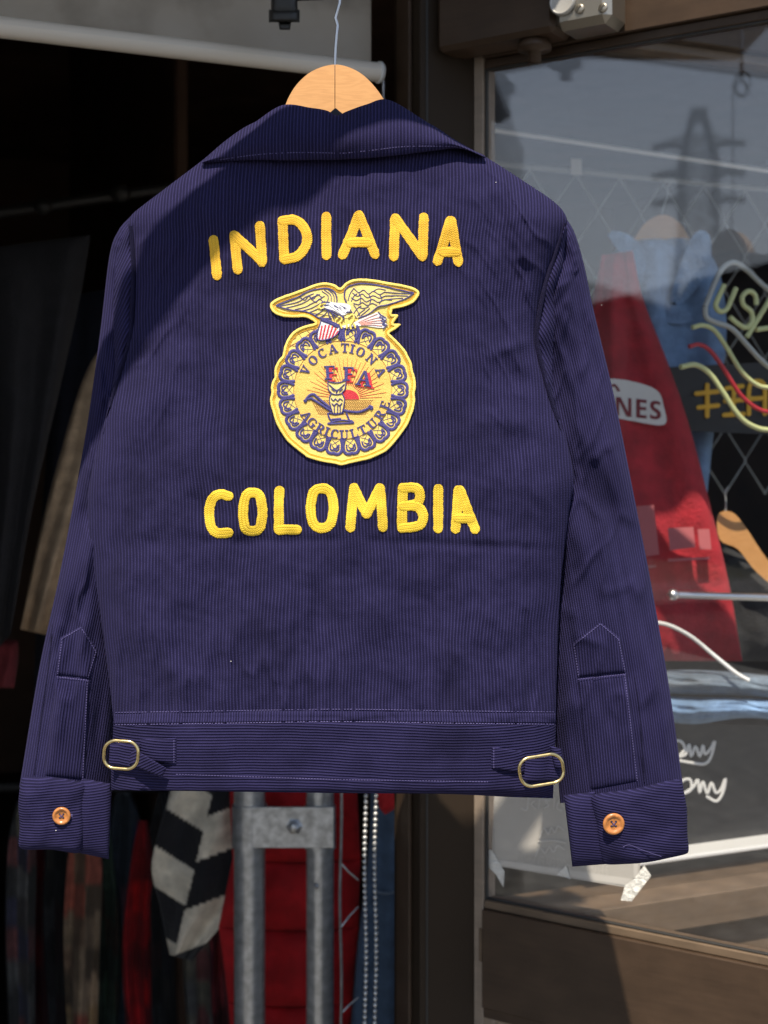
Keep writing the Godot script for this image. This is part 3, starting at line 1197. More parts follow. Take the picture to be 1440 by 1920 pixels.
	buckle(j, Vector2(1015, 1444), Vector2(41, 27), -0.17, 0.030, -0.00008)
	m = Mb.new()
	for s in ["926,1402 926,1440", "326,1388 326,1430"]:
		dashes(m, pts(s), func(a, b, h): return band_map.call(a, b, h + 0.0026), 5.0)
	dashes(m, pts("330,1452 640,1462 915,1466"), func(a, b, h): return band_map.call(a, b, h + 0.0002), 5.5, 0.0004)
	obj("band_stitching", m, M.seam_thread, j)

	# a loose thread on the right cuff and lint caught in the pile
	m = Mb.new()
	var lt := PackedVector3Array()
	for q in curve(pts("1168,1588 1180,1584 1200,1592 1222,1600 1240,1606"), 6):
		lt.append(P(q.x, q.y, -0.017))
	m.tube(lt, 0.00022, 6)
	obj("loose_thread", m, M.seam_thread, j)
	m = Mb.new()
	var lint := [[930, 342], [1128, 572], [433, 1240]]
	for q in lint:
		var on: Callable = on_body if q[0] > 250 and q[0] < 1000 else (on_left if q[0] < 600 else on_right)
		m.ball(on.call(q[0], q[1], 0.0012), Vector3(0.0005, 0.0004, 0.0003), 5)
	m.ball(P(105, 1557, -0.0225), Vector3(0.0007, 0.0006, 0.0005), 6)
	obj("lint", m, M.label_white, j)

	lettering(j)
	emblem(j)


func lettering(j: Node3D) -> void:
	# chain-stitched capitals, three rows of stitches to a stroke
	var cv := func(s: String) -> PackedVector2Array:
		var p := pts(s)
		for i in p.size():
			p[i] = Vector2(360 + p[i].x / 2.526, 360 + p[i].y / 2.526)
		return p
	var words := {
		"gold_thread": [["102,228 110,312 118,394"], ["200,206 208,288 216,366", "203,208 262,262 322,318 330,332", "322,162 327,248 332,328"], ["428,138 433,230 437,318", "430,136 482,132 522,158 546,212 532,268 494,306 440,318"], ["636,118 636,208 637,298"], ["790,112 754,204 714,296", "792,112 830,204 866,294", "752,240 790,238 832,240"], ["963,126 959,214 955,304", "965,128 1028,214 1090,304", "1098,122 1095,214 1092,304"], ["1222,138 1194,234 1164,326", "1228,138 1244,234 1260,330", "1190,284 1218,284 1250,286"]],
		"gold_thread_lower": [["172,1440 136,1432 104,1446 86,1482 82,1530 90,1584 118,1614 172,1614"], ["288,1424 320,1440 334,1512 322,1588 288,1606 252,1590 242,1514 256,1440 O"], ["414,1416 411,1508 412,1600", "412,1600 452,1599 496,1600"], ["616,1404 656,1424 670,1496 656,1570 616,1592 576,1572 562,1498 576,1424 O"], ["768,1402 758,1494 750,1588", "768,1404 796,1464 826,1524", "888,1404 858,1464 828,1524", "890,1404 898,1494 904,1586"], ["998,1402 996,1496 994,1590", "1000,1402 1058,1402 1080,1430 1066,1474 1002,1490", "1002,1488 1064,1490 1094,1530 1078,1578 996,1592"], ["1166,1408 1166,1500 1166,1592"], ["1262,1414 1256,1504 1248,1594", "1270,1414 1304,1504 1340,1596", "1262,1546 1288,1546 1316,1548"]],
	}
	for w in words:
		for s in words[w]:
			var m := Mb.new()
			var lift := 0.0
			for one in s:
				var closed: bool = one.ends_with("O")
				var p := curve(cv.call(one.trim_suffix(" O")), 8, closed)
				stroke(m, p, 19.5, on_body, -0.0004, 0.0007 + lift, closed, 1.6, 0.0, 3.0)
				lift += 0.00012
			obj("letter", m, M[w], j)


func emblem(j: Node3D) -> void:
	var e := Node3D.new()
	e.name = "eagle_patch"
	j.add_child(e)
	e.set_meta("label", "yellow embroidered patch of an eagle over a ring of corn with an owl inside")
	# drawn in units of a 4.364 times enlargement of the patch
	var map := func(x: float, y: float, h: float) -> Vector3: return on_body(480 + x / 4.364, 500 + y / 4.364, h)
	var part := func(called: String, m: Mb, material: String) -> void: obj(called, m, M[material], e)
	var outline := curve(pts("118,310 125,350 160,386 230,410 320,414 400,412 450,432 484,462 430,478 370,497 310,532 270,578 242,632 226,690 218,730 196,756 172,792 152,850 154,905 138,935 125,990 129,1035 118,1080 121,1130 140,1190 152,1240 176,1300 212,1362 252,1420 300,1464 334,1492 386,1532 424,1560 500,1584 562,1599 640,1610 700,1624 762,1610 840,1592 922,1574 1002,1540 1070,1504 1140,1430 1192,1362 1240,1292 1266,1230 1290,1160 1300,1092 1296,1040 1306,980 1300,912 1281,850 1271,790 1243,732 1222,690 1172,630 1122,580 1090,544 1138,512 1184,470 1122,466 1164,398 1112,392 1112,360 1124,344 1204,328 1290,290 1332,232 1330,202 1290,176 1200,150 1082,130 980,111 880,101 800,106 740,131 690,176 648,151 580,133 500,141 402,178 300,216 200,251 142,282"), 4, true)
	var m := Mb.new()
	fill(m, outline, map, 0.0012, 0.0022, 40.0)
	part.call("patch_cloth", m, "patch_yellow")
	# overlocked border and the darker row inside it
	var inset := func(d: float) -> PackedVector2Array:
		var best := PackedVector2Array()
		for p in Geometry2D.offset_polygon(outline, -d, Geometry2D.JOIN_ROUND):
			if p.size() > best.size():
				best = p
		return best
	m = Mb.new()
	stroke(m, inset.call(9.0), 24.0, map, 0.0006, 0.0026, true, 3.0)
	part.call("border", m, "patch_border")
	m = Mb.new()
	stroke(m, inset.call(25.0), 9.0, map, 0.0008, 0.0020, true, 2.0)
	stroke(m, inset.call(36.0), 5.0, map, 0.0008, 0.0018, true, 2.0)
	part.call("border_row", m, "patch_orange")

	# ring of corn
	var hub := Vector2(710, 1008)
	var n := 22
	for i in n:
		var deg := -90.0 + 8.2 + i * 360.0 / n
		var turn := deg_to_rad(deg) + PI / 2
		var at := func(x: float, r: float) -> Vector2: return hub + Vector2(x, -r).rotated(turn)
		var k := Mb.new()
		var u := PackedVector2Array([at.call(-46, 406), at.call(-58, 440), at.call(-63, 488), at.call(-46, 520), at.call(-16, 528), at.call(0, 522), at.call(16, 528), at.call(46, 520), at.call(63, 488), at.call(58, 440), at.call(46, 406)])
		stroke(k, curve(u, 4), 27.0, map, 0.0008, 0.0021)
		var w := PackedVector2Array([at.call(-33, 452), at.call(-35, 484), at.call(-20, 500), at.call(0, 494), at.call(20, 500), at.call(35, 484), at.call(33, 452)])
		stroke(k, curve(w, 4), 13.0, map, 0.0008, 0.0019)
		stroke(k, curve(PackedVector2Array([at.call(-22, 462), at.call(-16, 482), at.call(4, 482), at.call(18, 466)]), 4), 17.0, map, 0.0008, 0.0018, false, 0.0, 0.6)
		for s in [-1.0, 1.0]:
			stroke(k, PackedVector2Array([at.call(-30 * s, 414), at.call(0 * s, 438), at.call(22 * s, 458)]), 3.5, map, 0.0009, 0.0016)
			stroke(k, PackedVector2Array([at.call(-46.0 * s, 404), at.call(-62.0 * s, 440), at.call(-66.0 * s, 470)]), 9.0, map, 0.0009, 0.0017, false, 0.0, 0.5)
		part.call("corn_kernel", k, "patch_navy")

	# the disc
	m = Mb.new()
	var disc := PackedVector2Array()
	for i in 72:
		disc.append(hub + Vector2(cos(TAU * i / 72), sin(TAU * i / 72)) * 402.0)
	fill(m, disc, map, 0.00150, 0.0003, 40.0)
	part.call("disc", m, "patch_disc")
	m = Mb.new()
	stroke(m, disc, 4.0, map, 0.0012, 0.0019, true)
	part.call("disc_rim", m, "patch_brown")

	# the words around it
	var around := func(word: String, r: float, angles: Array, up: bool) -> void:
		for i in word.length():
			var a := deg_to_rad(angles[i])
			var c := hub + Vector2(sin(a), -cos(a)) * r if up else hub + Vector2(sin(a), cos(a)) * r
			var turn: float = a if up else -a
			var lm := Mb.new()
			letters(lm, word[i], "Droid Serif", true, func(x, y): return c + Vector2(x, -y).rotated(turn), 104.0, map, 0.0024, 0.0012)
			part.call("letter", lm, "patch_navy")
	around.call("VOCATIONA", 344.0, [-62, -45, -30, -14, 2.5, 13, 25, 43, 64], true)
	around.call("AGRICULTURE", 366.0, [-55, -43.5, -30.5, -21, -11, 1.5, 14.5, 26, 41, 56, 70], false)

	# rising sun, rays, furrows
	m = Mb.new()
	var sun := PackedVector2Array()
	for i in 20:
		var a := PI * i / 19
		sun.append(Vector2(752 - cos(a) * 92, 1086 - sin(a) * 78))
	fill(m, sun, map, 0.0019, 0.0004, 30.0)
	part.call("sun", m, "patch_red")
	m = Mb.new()
	for i in 27:
		var a := deg_to_rad(186.0 + i * 6.6)
		var d := Vector2(cos(a), sin(a))
		var o := Vector2(740, 1080)
		var far := 330.0 if i % 2 else 290.0
		if absf(a - deg_to_rad(270)) < 0.9:
			far = 318.0 + 20.0 * (i % 2)
		stroke(m, PackedVector2Array([o + d * 112, o + d * (112 + far) * 0.5, o + d * far]), 5.0, map, 0.0013, 0.0019, false, 0.0, 0.6)
	part.call("sun_ray", m, "patch_red")
	m = Mb.new()
	for r in 11:
		var y := 1094 + r * 11.5
		var z := PackedVector2Array()
		var x0 := 452.0 + r * 6.0
		var k := 0
		while x0 + k * 9.0 < 958 - r * 5.0:
			z.append(Vector2(x0 + k * 9.0, y + (3.5 if k % 2 else -3.5)))
			k += 1
		stroke(m, z, 3.4, map, 0.0013, 0.0018)
	part.call("furrow", m, "patch_brown")

	# three block letters with a red shadow edge
	var three := [["F", 604, 868, -3.0, 158.0], ["F", 756, 878, 2.0, 158.0], ["A", 880, 914, 8.0, 176.0]]
	for l in three:
		for pass_ in [["patch_red", Vector2(26, 16), 0.0024, 1.0], ["patch_navy", Vector2(0, 0), 0.0030, 1.0]]:
			var lm := Mb.new()
			letters(lm, l[0], "Droid Serif", true, func(x, y): return Vector2(l[1], l[2]) + pass_[1] + Vector2(x, -y).rotated(deg_to_rad(l[3])), l[4], map, pass_[2], 0.0014)
			part.call("initial" if pass_[0] == "patch_navy" else "initial_shadow", lm, pass_[0])

	# plough
	m = Mb.new()
	lines(m, "398,1096 404,1104 410,1092;404,1094 440,1052 476,1046 500,1068 600,1150;432,1082 452,1078 480,1094 608,1176;716,1176 770,1186 836,1190 890,1174 936,1148;930,1142 950,1150 944,1164", 21, map, 0.0014, 0.0027)
	lines(m, "588,1202 600,1240 620,1262;590,1284 660,1262 730,1258 800,1276 700,1282 600,1286;740,1200 764,1256 784,1262;600,1196 650,1206 712,1196;620,1250 690,1244", 15, map, 0.0014, 0.0024)
	part.call("plough", m, "patch_navy")
	# owl
	m = Mb.new()
	fill(m, pts("588,936 640,950 690,946 733,934 726,1000 704,1034 724,1080 716,1150 700,1196 628,1196 612,1150 600,1080 616,1034 592,1002"), map, 0.0022, 0.0006, 40.0)
	part.call("owl", m, "patch_pale")
	m = Mb.new()
	lines(m, "588,936 640,950 690,946 733,934 728,1000 704,1030;588,936 592,1002 616,1032;616,1036 600,1080 612,1150 626,1192;704,1036 724,1080 716,1150 704,1192;600,966 640,1000 655,1010;722,962 682,1000 664,1010;620,1000 640,1016;684,1018 706,1000;652,1008 658,1030 668,1010;616,1078 634,1096 650,1080 668,1098 686,1080 706,1092;622,1120 640,1134 660,1118 682,1134 702,1118;640,1140 640,1190;668,1140 668,1190;690,1140 688,1188;612,1036 656,1046 708,1036", 9, map, 0.0016, 0.0031)
	part.call("owl_outline", m, "patch_navy")

	# olive branch behind the shield
	m = Mb.new()
	lines(m, "492,505 440,545 380,590 300,640 270,660;440,545 400,510 350,520;440,545 420,600 360,610;380,590 340,540 300,560;380,590 350,640 300,650;480,520 440,500 400,505;470,540 480,580 430,600;400,510 350,520 330,545 390,535;340,545 290,575 280,610 330,580;280,610 270,650 310,630;420,560 470,556 482,530", 4, map, 0.0010, 0.0016)
	part.call("branch", m, "patch_brown")
	# shield
	m = Mb.new()
	var shield := curve(pts("545,424 610,446 676,478 680,530 640,572 570,598 508,596 502,540 520,480"), 4, true)
	fill(m, shield, map, 0.0026, 0.0014, 30.0)
	part.call("shield", m, "patch_white")
	m = Mb.new()
	lines(m, "540,486 520,590;568,480 542,596;598,482 568,594;626,492 594,590;652,506 620,582;670,530 646,568", 13, map, 0.0024, 0.0031, 3)
	part.call("shield_stripe", m, "patch_red")
	m = Mb.new()
	lines(m, "552,436 600,452 660,486", 34, map, 0.0022, 0.0033, 4)
	stroke(m, shield, 9.0, map, 0.0020, 0.0034, true)
	part.call("shield_top", m, "patch_navy")

	# eagle: feathers, head, tail
	m = Mb.new()
	fill(m, curve(pts("176,318 300,262 420,205 520,182 600,180 650,215 668,290 740,296 730,210 752,168 830,140 960,150 1100,172 1210,196 1290,214 1260,250 1130,296 1000,330 900,400 820,420 700,420 600,400 540,390 400,370 260,360"), 4, true), map, 0.0017, 0.0003, 40.0)
	part.call("wing_field", m, "patch_pale")
	m = Mb.new()
	lines(m, "168,316 250,286 340,250 420,206 500,184 580,178 640,206 660,250 662,292;168,320 230,340 300,356 400,366 470,392 520,420 600,424;740,290 722,240 736,180 790,150 860,138 960,146 1080,168 1200,196 1288,214;1288,218 1230,258 1140,292 1060,316 1000,328 920,388 840,420", 11, map, 0.0014, 0.0026)
	lines(m, "186,322 300,300 360,280 400,250 470,220;250,336 350,310 410,284 450,256 520,226;320,350 400,330 450,304 500,278 560,240;380,360 450,340 500,314 560,282;430,376 490,352 540,326;480,398 530,370 560,344;520,416 560,392 586,360;360,250 400,272 430,240 470,262 500,226 540,250;560,190 610,230 616,290;590,186 634,230 640,288;540,200 590,240 580,300;450,262 490,290 520,262 556,296", 6.5, map, 0.0014, 0.0023)
	lines(m, "752,276 770,220 800,176;780,280 800,240 826,220;830,400 860,370 890,350;860,398 900,366 930,340;800,380 830,340 860,320;800,176 840,210 880,190 920,222 960,200 1010,226 1050,206;790,214 830,240 870,222 910,252 960,236 1010,256 1060,238 1120,240;780,252 820,276 862,256 900,286 950,266 1000,290 1050,270 1110,272;800,300 840,310 870,292 910,316 950,300 990,316;1050,206 1150,216 1270,220;1060,238 1150,236 1240,238;1050,270 1120,262 1200,256;840,330 880,340 920,326;760,330 790,380 820,416;800,310 824,350 850,400;1010,226 1030,260 1010,300;920,222 940,262 930,300;840,210 856,250 850,300;960,200 1000,180 1060,190", 6.5, map, 0.0014, 0.0023)
	part.call("feather", m, "patch_navy")
	m = Mb.new()
	fill(m, curve(pts("560,300 600,288 660,296 740,302 776,330 760,370 720,396 690,390 640,360 590,346 556,330"), 4, true), map, 0.0026, 0.0010, 30.0)
	lines(m, "600,310 640,340 690,380;640,306 690,340 730,376;690,310 740,336 752,360", 12, map, 0.0024, 0.0030)
	part.call("head", m, "patch_white")
	m = Mb.new()
	lines(m, "516,322 536,306 566,304;516,324 530,344 556,334;516,322 512,336", 14, map, 0.0020, 0.0030)
	lines(m, "660,430 690,404 700,440 650,480;640,470 620,490;660,480 656,510;690,470 700,500;760,410 790,390 800,430 770,480;744,480 742,500;770,480 776,506;800,470 812,496", 16, map, 0.0020, 0.0030)
	part.call("beak_and_claws", m, "patch_border")
	m = Mb.new()
	lines(m, "536,300 560,290 600,290;560,316 590,312;540,346 590,352 640,372 690,402 720,410;600,360 650,400 680,420;620,380 640,420;586,350 600,400 620,430;740,372 780,372;690,396 720,430", 8, map, 0.0020, 0.0032)
	lines(m, "640,318 668,332;680,326 700,344;716,330 730,344;660,346 676,356", 4, map, 0.0024, 0.0033)
	part.call("head_outline", m, "patch_navy")
	m = Mb.new()
	fill(m, pts("700,486 790,462 850,430 930,398 990,372 1030,392 1070,420 1050,446 1070,470 1056,500 1000,500 900,484 800,486 720,500"), map, 0.0021, 0.0006, 40.0)
	part.call("tail", m, "patch_white")
	m = Mb.new()
	lines(m, "840,454 920,416 990,386;850,460 940,430 1020,412;856,466 950,446 1030,436;860,472 950,460 1030,460;860,478 950,476 1030,484", 7, map, 0.0020, 0.0026, 3)
	part.call("tail_feather", m, "patch_pink")
	m = Mb.new()
	lines(m, "1000,370 1022,396 1010,414 1040,420 1026,444 1056,452 1034,470 1062,486 1040,506;1030,398 1060,416;1040,430 1070,446;1046,470 1076,480", 8, map, 0.0020, 0.0028, 3)
	lines(m, "690,500 690,560 684,584;828,490 836,540 820,584", 26, map, 0.0014, 0.0024)
	part.call("tail_tip", m, "patch_navy")


# ---------------------------------------------------------------- hanger

func hanger() -> void:
	var h := thing("clothes_hanger", "pale wooden hanger holding the corduroy jacket, its domed head above the collar", "hanger")
	var dome := curve(pts("532,206 541,183 556,159 578,138 602,126 628,121 654,126 680,140 703,163 722,190 734,212"), 4)
	for s in [[0, 627.4, "hanger_arm"], [1, 628.6, "hanger_arm"]]:
		var m := Mb.new()
		var p := PackedVector2Array()
		if s[0] == 0:
			p.append_array(pts("627.4,250 560,268 430,330 310,424 292,416 300,396 400,310 500,240"))
			for q in dome:
				if q.x < 627:
					p.append(q)
			p.append(Vector2(627.4, 121))
		else:
			p.append(Vector2(628.6, 121))
			for q in dome:
				if q.x > 629:
					p.append(q)
			p.append_array(pts("770,240 870,310 970,396 978,416 960,424 840,330 700,268 628.6,250"))
		var map := func(px: float, py: float, q: float) -> Vector3: return P(px, py, -0.036 + q)
		fill(m, p, map, 0.008, 0.014, 60.0)
		fill(m, p, map, -0.008, 0.001, 60.0)
		# rounded edge along the outline
		var edge := PackedVector3Array()
		for q in p:
			edge.append(P(q.x, q.y, -0.036))
		obj(s[2], m, M.hanger_wood, h)
	var w := Mb.new()
	var line := PackedVector3Array([P(628, 150, -0.036), P(628, 118, -0.036), P(629, 92, -0.036), P(631, 66, -0.036), P(633, 48, -0.036), P(629, 34, -0.036), P(632, 22, -0.036), P(637, 6, -0.036), P(637, -60, -0.036)])
	for i in range(1, 14):      # the hook over the rod
		var a := -0.2 + i * 0.27
		line.append(Vector3(-0.041 + 0.022 - 0.022 * cos(a) - 0.001, EYE + 0.585 + 0.022 * sin(a), -0.036))
	w.tube(line, 0.0015, 10)
	obj("hook", w, M.steel_wire, h)
	var rod := thing("hanging_hook", "thin steel rod with a ring hanging under the eave above the wooden hanger", "hook")
	var r := Mb.new()
	r.tube(PackedVector3Array([Vector3(-0.020, EYE + 0.592, -0.036), Vector3(-0.020, EYE + 0.905, -0.036)]), 0.003, 10)
	obj("rail", r, M.steel_wire, rod)
	r = Mb.new()
	var ring := PackedVector3Array()
	for i in 16:
		ring.append(Vector3(-0.020, EYE + 0.582 + 0.012 * cos(TAU * i / 16), -0.036 + 0.012 * sin(TAU * i / 16)))
	r.tube(ring, 0.003, 8, true)
	obj("ring", r, M.steel_wire, rod)


# ---------------------------------------------------------------- building, door, window

func slab(m: Mb, e0: float, e1: float, n0: float, n1: float, y0: float, y1: float, bevel := 0.002) -> void:
	m.box(shop((e0 + e1) / 2, (n0 + n1) / 2, (y0 + y1) / 2), Vector3(e1 - e0, y1 - y0, n1 - n0) / 2, Basis(SE, Vector3.UP, SN), bevel)


func leaf(m: Mb, d0: float, d1: float, n0: float, n1: float, y0: float, y1: float, bevel := 0.0012) -> void:
	m.box(door((d0 + d1) / 2, (n0 + n1) / 2, (y0 + y1) / 2), Vector3(d1 - d0, y1 - y0, n1 - n0) / 2, Basis(DD, Vector3.UP, DN), bevel)


func ground() -> void:
	var m := Mb.new()
	m.poly([Vector3(-2500, -0.16, -2500), Vector3(2500, -0.16, -2500), Vector3(2500, -0.16, 2500), Vector3(-2500, -0.16, 2500)], Vector3.UP)
	struct("ground", m, M.earth, "flat open ground reaching to the horizon", "ground")
	m = Mb.new()
	slab(m, -60, 60, 2.6, 9.6, -0.30, -0.12)
	struct("road", m, M.asphalt, "grey asphalt road along the shop front", "road")
	m = Mb.new()
	slab(m, -60, 60, -0.10, 2.6, -0.30, 0.0, 0.01)
	struct("pavement", m, M.pavement, "concrete pavement in front of the shop", "pavement")
	m = Mb.new()
	slab(m, -60, 60, 9.6, 11.4, -0.30, 0.0, 0.01)
	struct("far_pavement", m, M.pavement, "concrete pavement across the road", "pavement")
	m = Mb.new()
	slab(m, -60, 60, 6.04, 6.16, -0.14, -0.116)
	struct("road_line", m, M.road_paint, "white centre line painted on the road", "road marking")


func building() -> void:
	var b := thing("shop_building", "small shop with dark interior, open doorway and display window", "building")
	var parts := [
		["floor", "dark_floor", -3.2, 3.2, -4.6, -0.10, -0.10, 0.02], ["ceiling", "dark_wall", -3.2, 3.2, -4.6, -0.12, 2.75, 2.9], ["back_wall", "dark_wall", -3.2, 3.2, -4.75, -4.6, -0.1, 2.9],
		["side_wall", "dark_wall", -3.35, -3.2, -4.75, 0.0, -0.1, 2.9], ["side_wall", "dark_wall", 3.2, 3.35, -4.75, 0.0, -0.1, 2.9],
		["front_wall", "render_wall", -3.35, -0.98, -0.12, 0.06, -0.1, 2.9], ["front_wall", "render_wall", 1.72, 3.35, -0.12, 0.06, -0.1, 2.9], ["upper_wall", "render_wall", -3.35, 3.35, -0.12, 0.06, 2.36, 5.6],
		["roof", "dark_wall", -3.4, 3.4, -4.8, 0.15, 5.6, 5.75], ["eave", "shutter_paint", -1.25, -0.30, 0.06, 0.73, EYE + 0.90, EYE + 0.99], ["eave", "render_wall", -0.3002, 3.35, 0.06, 0.40, EYE + 0.90, EYE + 1.0], ["awning_bar", "shutter_paint", -1.10, -0.30, 0.827, 0.874, EYE + 0.90, EYE + 0.932], ["awning_arm", "shutter_paint", -1.04, -1.01, 0.73, 0.827, EYE + 0.905, EYE + 0.93], ["awning_arm", "shutter_paint", -0.325, -0.305, 0.73, 0.827, EYE + 0.905, EYE + 0.93],
		["partition", "dark_wall", -0.03, 0.0, -2.6, -1.3, 0.02, 2.75],
	]
	for p in parts:
		var m := Mb.new()
		slab(m, p[2], p[3], p[4], p[5], p[6], p[7], 0.006)
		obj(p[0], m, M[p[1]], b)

	# bronze frame of the doorway and window
	var f := thing("shopfront_frame", "dark bronze aluminium post and frame between doorway and display window", "door frame")
	var frame := [
		["post", "post_bronze", -0.048, 0.030, -0.05, 0.035, 0.0, 2.36], ["post_bead", "bronze", -0.0535, -0.0482, -0.03, 0.012, 0.0, 2.36], ["post_lip", "bronze_light", 0.0302, 0.0335, -0.02, 0.030, 0.0, 2.36],
		["post_groove", "gasket", -0.040, -0.037, 0.0352, 0.0362, 0.0, 2.36],
		["left_post", "bronze", -0.98, -0.90, -0.05, 0.035, 0.0, 2.36], ["door_head", "bronze", -0.90, -0.048, -0.05, 0.035, 2.22, 2.36],
		["window_head", "bronze", 0.034, 1.62, -0.05, 0.035, EYE + 0.585, EYE + 0.645], ["window_bead", "bronze_light", 0.034, 1.62, -0.02, 0.02, EYE + 0.5705, EYE + 0.5848],
		["fascia", "shutter_paint", 0.034, 1.62, -0.04, 0.030, EYE + 0.6452, 2.36],
		["window_post", "bronze", 1.62, 1.72, -0.05, 0.035, 0.0, 2.36], ["window_sill", "bronze_light", 0.034, 1.62, -0.06, 0.045, EYE - 0.66, EYE - 0.615], ["kick_panel", "bronze_light", 0.034, 1.62, -0.03, 0.02, 0.0, EYE - 0.66],
	]
	for p in frame:
		var m := Mb.new()
		slab(m, p[2], p[3], p[4], p[5], p[6], p[7], 0.0015)
		obj(p[0], m, M[p[1]], f)
	var g := Mb.new()
	slab(g, 0.034, 1.62, -0.012, -0.007, EYE - 0.615, EYE + 0.5705, 0.0)
	obj("window_pane", g, M.glass, f)


func glass_door() -> void:
	var d := thing("glass_door", "open bronze framed glass door, swung out to the right of the doorway", "door")
	var y1 := EYE + 0.514
	var y0 := EYE - 0.582
	var parts := [
		["hinge_stile", "stile_tan_lit", 0.0, 0.007, -0.020, 0.016, 0.03, y1 + 0.085], ["hinge_stile", "bronze", 0.0073, 0.014, -0.022, 0.010, 0.03, y1 + 0.085], ["hinge_stile", "stile_tan_lit", 0.0143, 0.0285, -0.020, 0.014, 0.03, y1 + 0.085],
		["top_rail", "bronze", 0.029, 0.78, -0.020, 0.018, y1 + 0.006, y1 + 0.085], ["top_bead", "bronze", 0.029, 0.78, -0.012, 0.010, y1 - 0.006, y1 + 0.0055],
		["middle_rail", "bronze", 0.0287, 0.78, -0.020, 0.018, y0 - 0.136, y0 - 0.008], ["middle_bead", "bronze_light", 0.0287, 0.78, -0.014, 0.012, y0 - 0.0077, y0 + 0.003], ["lower_bead", "bronze", 0.0287, 0.78, -0.016, 0.0135, y0 - 0.150, y0 - 0.1363],
		["bottom_rail", "bronze", 0.0287, 0.78, -0.020, 0.018, 0.03, 0.19], ["lock_stile", "bronze", 0.7803, 0.83, -0.020, 0.018, 0.03, y1 + 0.085],
	]
	for p in parts:
		var m := Mb.new()
		leaf(m, p[2], p[3], p[4], p[5], p[6], p[7])
		obj(p[0], m, M[p[1]], d)
	var g := Mb.new()
	leaf(g, 0.029, 0.78, -0.0025, 0.0025, y0 + 0.003, y1 - 0.006, 0.0)
	obj("glass_pane", g, M.glass, d)
	g = Mb.new()
	leaf(g, 0.029, 0.78, -0.0025, 0.0025, 0.19, y0 - 0.150, 0.0)
	obj("lower_glass_pane", g, M.glass, d)
	g = Mb.new()
	leaf(g, 0.0288, 0.0312, 0.0028, 0.0095, y0 + 0.003, y1 - 0.006, 0.0005)
	leaf(g, 0.0314, 0.78, 0.0028, 0.0085, y0 + 0.0032, y0 + 0.0055, 0.0005)
	leaf(g, 0.0314, 0.78, 0.0028, 0.0085, y1 - 0.0085, y1 - 0.0062, 0.0005)
	obj("gasket", g, M.gasket, d)

	# the closer screwed to its top rail
	var c := Node3D.new()
	c.name = "door_closer"
	d.add_child(c)
	var bot := on_plane(1110, 44, door(0, 0.075, 0), DN).y
	var span := func(px: float) -> float: return (on_plane(px, 60, door(0, 0.075, 0), DN) - DO).dot(DD)
	var a0: float = span.call(815)
	var a1: float = span.call(1036)
	var a2: float = span.call(1142)
	var m := Mb.new()
	leaf(m, a0, a1, 0.018, 0.072, bot + 0.002, bot + 0.085, 0.006)
	obj("closer_body", m, M.bronze, c)
	m = Mb.new()
	m.tinted = false
	leaf(m, a1 + 0.0004, a2, 0.018, 0.075, bot, bot + 0.087, 0.009)
	obj("closer_end", m, M.closer_silver, c)
	m = Mb.new()
	var cap := on_plane(1056, 4, door(0, 0.0755, 0), DN)
	var cb := Basis(DD, Vector3.UP, DN)
	m.lathe(PackedVector2Array([Vector2(0.0168, 0.0), Vector2(0.0168, 0.004), Vector2(0.0150, 0.0058), Vector2(0.0140, 0.0052), Vector2(0.0135, 0.004), Vector2(0.0, 0.004)]), cap, cb, 36)
	obj("closer_cap", m, M.grey_cap, c)
	for q in [[1087, 17], [1131, 15]]:
		m = Mb.new()
		m.lathe(PackedVector2Array([Vector2(0.0060, 0.0), Vector2(0.0060, 0.0012), Vector2(0.0048, 0.0024), Vector2(0.0, 0.0028)]), on_plane(q[0], q[1], door(0, 0.0755, 0), DN), cb, 20)
		var sc := obj("screw", m, M.closer_silver, c)
		m = Mb.new()
		m.box(on_plane(q[0], q[1], door(0, 0.0755, 0), DN) + DN * 0.0027, Vector3(0.0044, 0.0007, 0.0004), cb * Basis(Vector3(0, 0, 1), 0.9), 0.0)
		obj("slot", m, M.gasket, sc)
	m = Mb.new()
	var kn := door(span.call(982), 0.045, bot)
	m.lathe(PackedVector2Array([Vector2(0.0, -0.026), Vector2(0.008, -0.026), Vector2(0.008, -0.012), Vector2(0.021, -0.010), Vector2(0.021, -0.003), Vector2(0.017, 0.002)]), kn, Basis(SE, SN, Vector3.UP), 28)
	obj("closer_spindle", m, M.bronze, c)


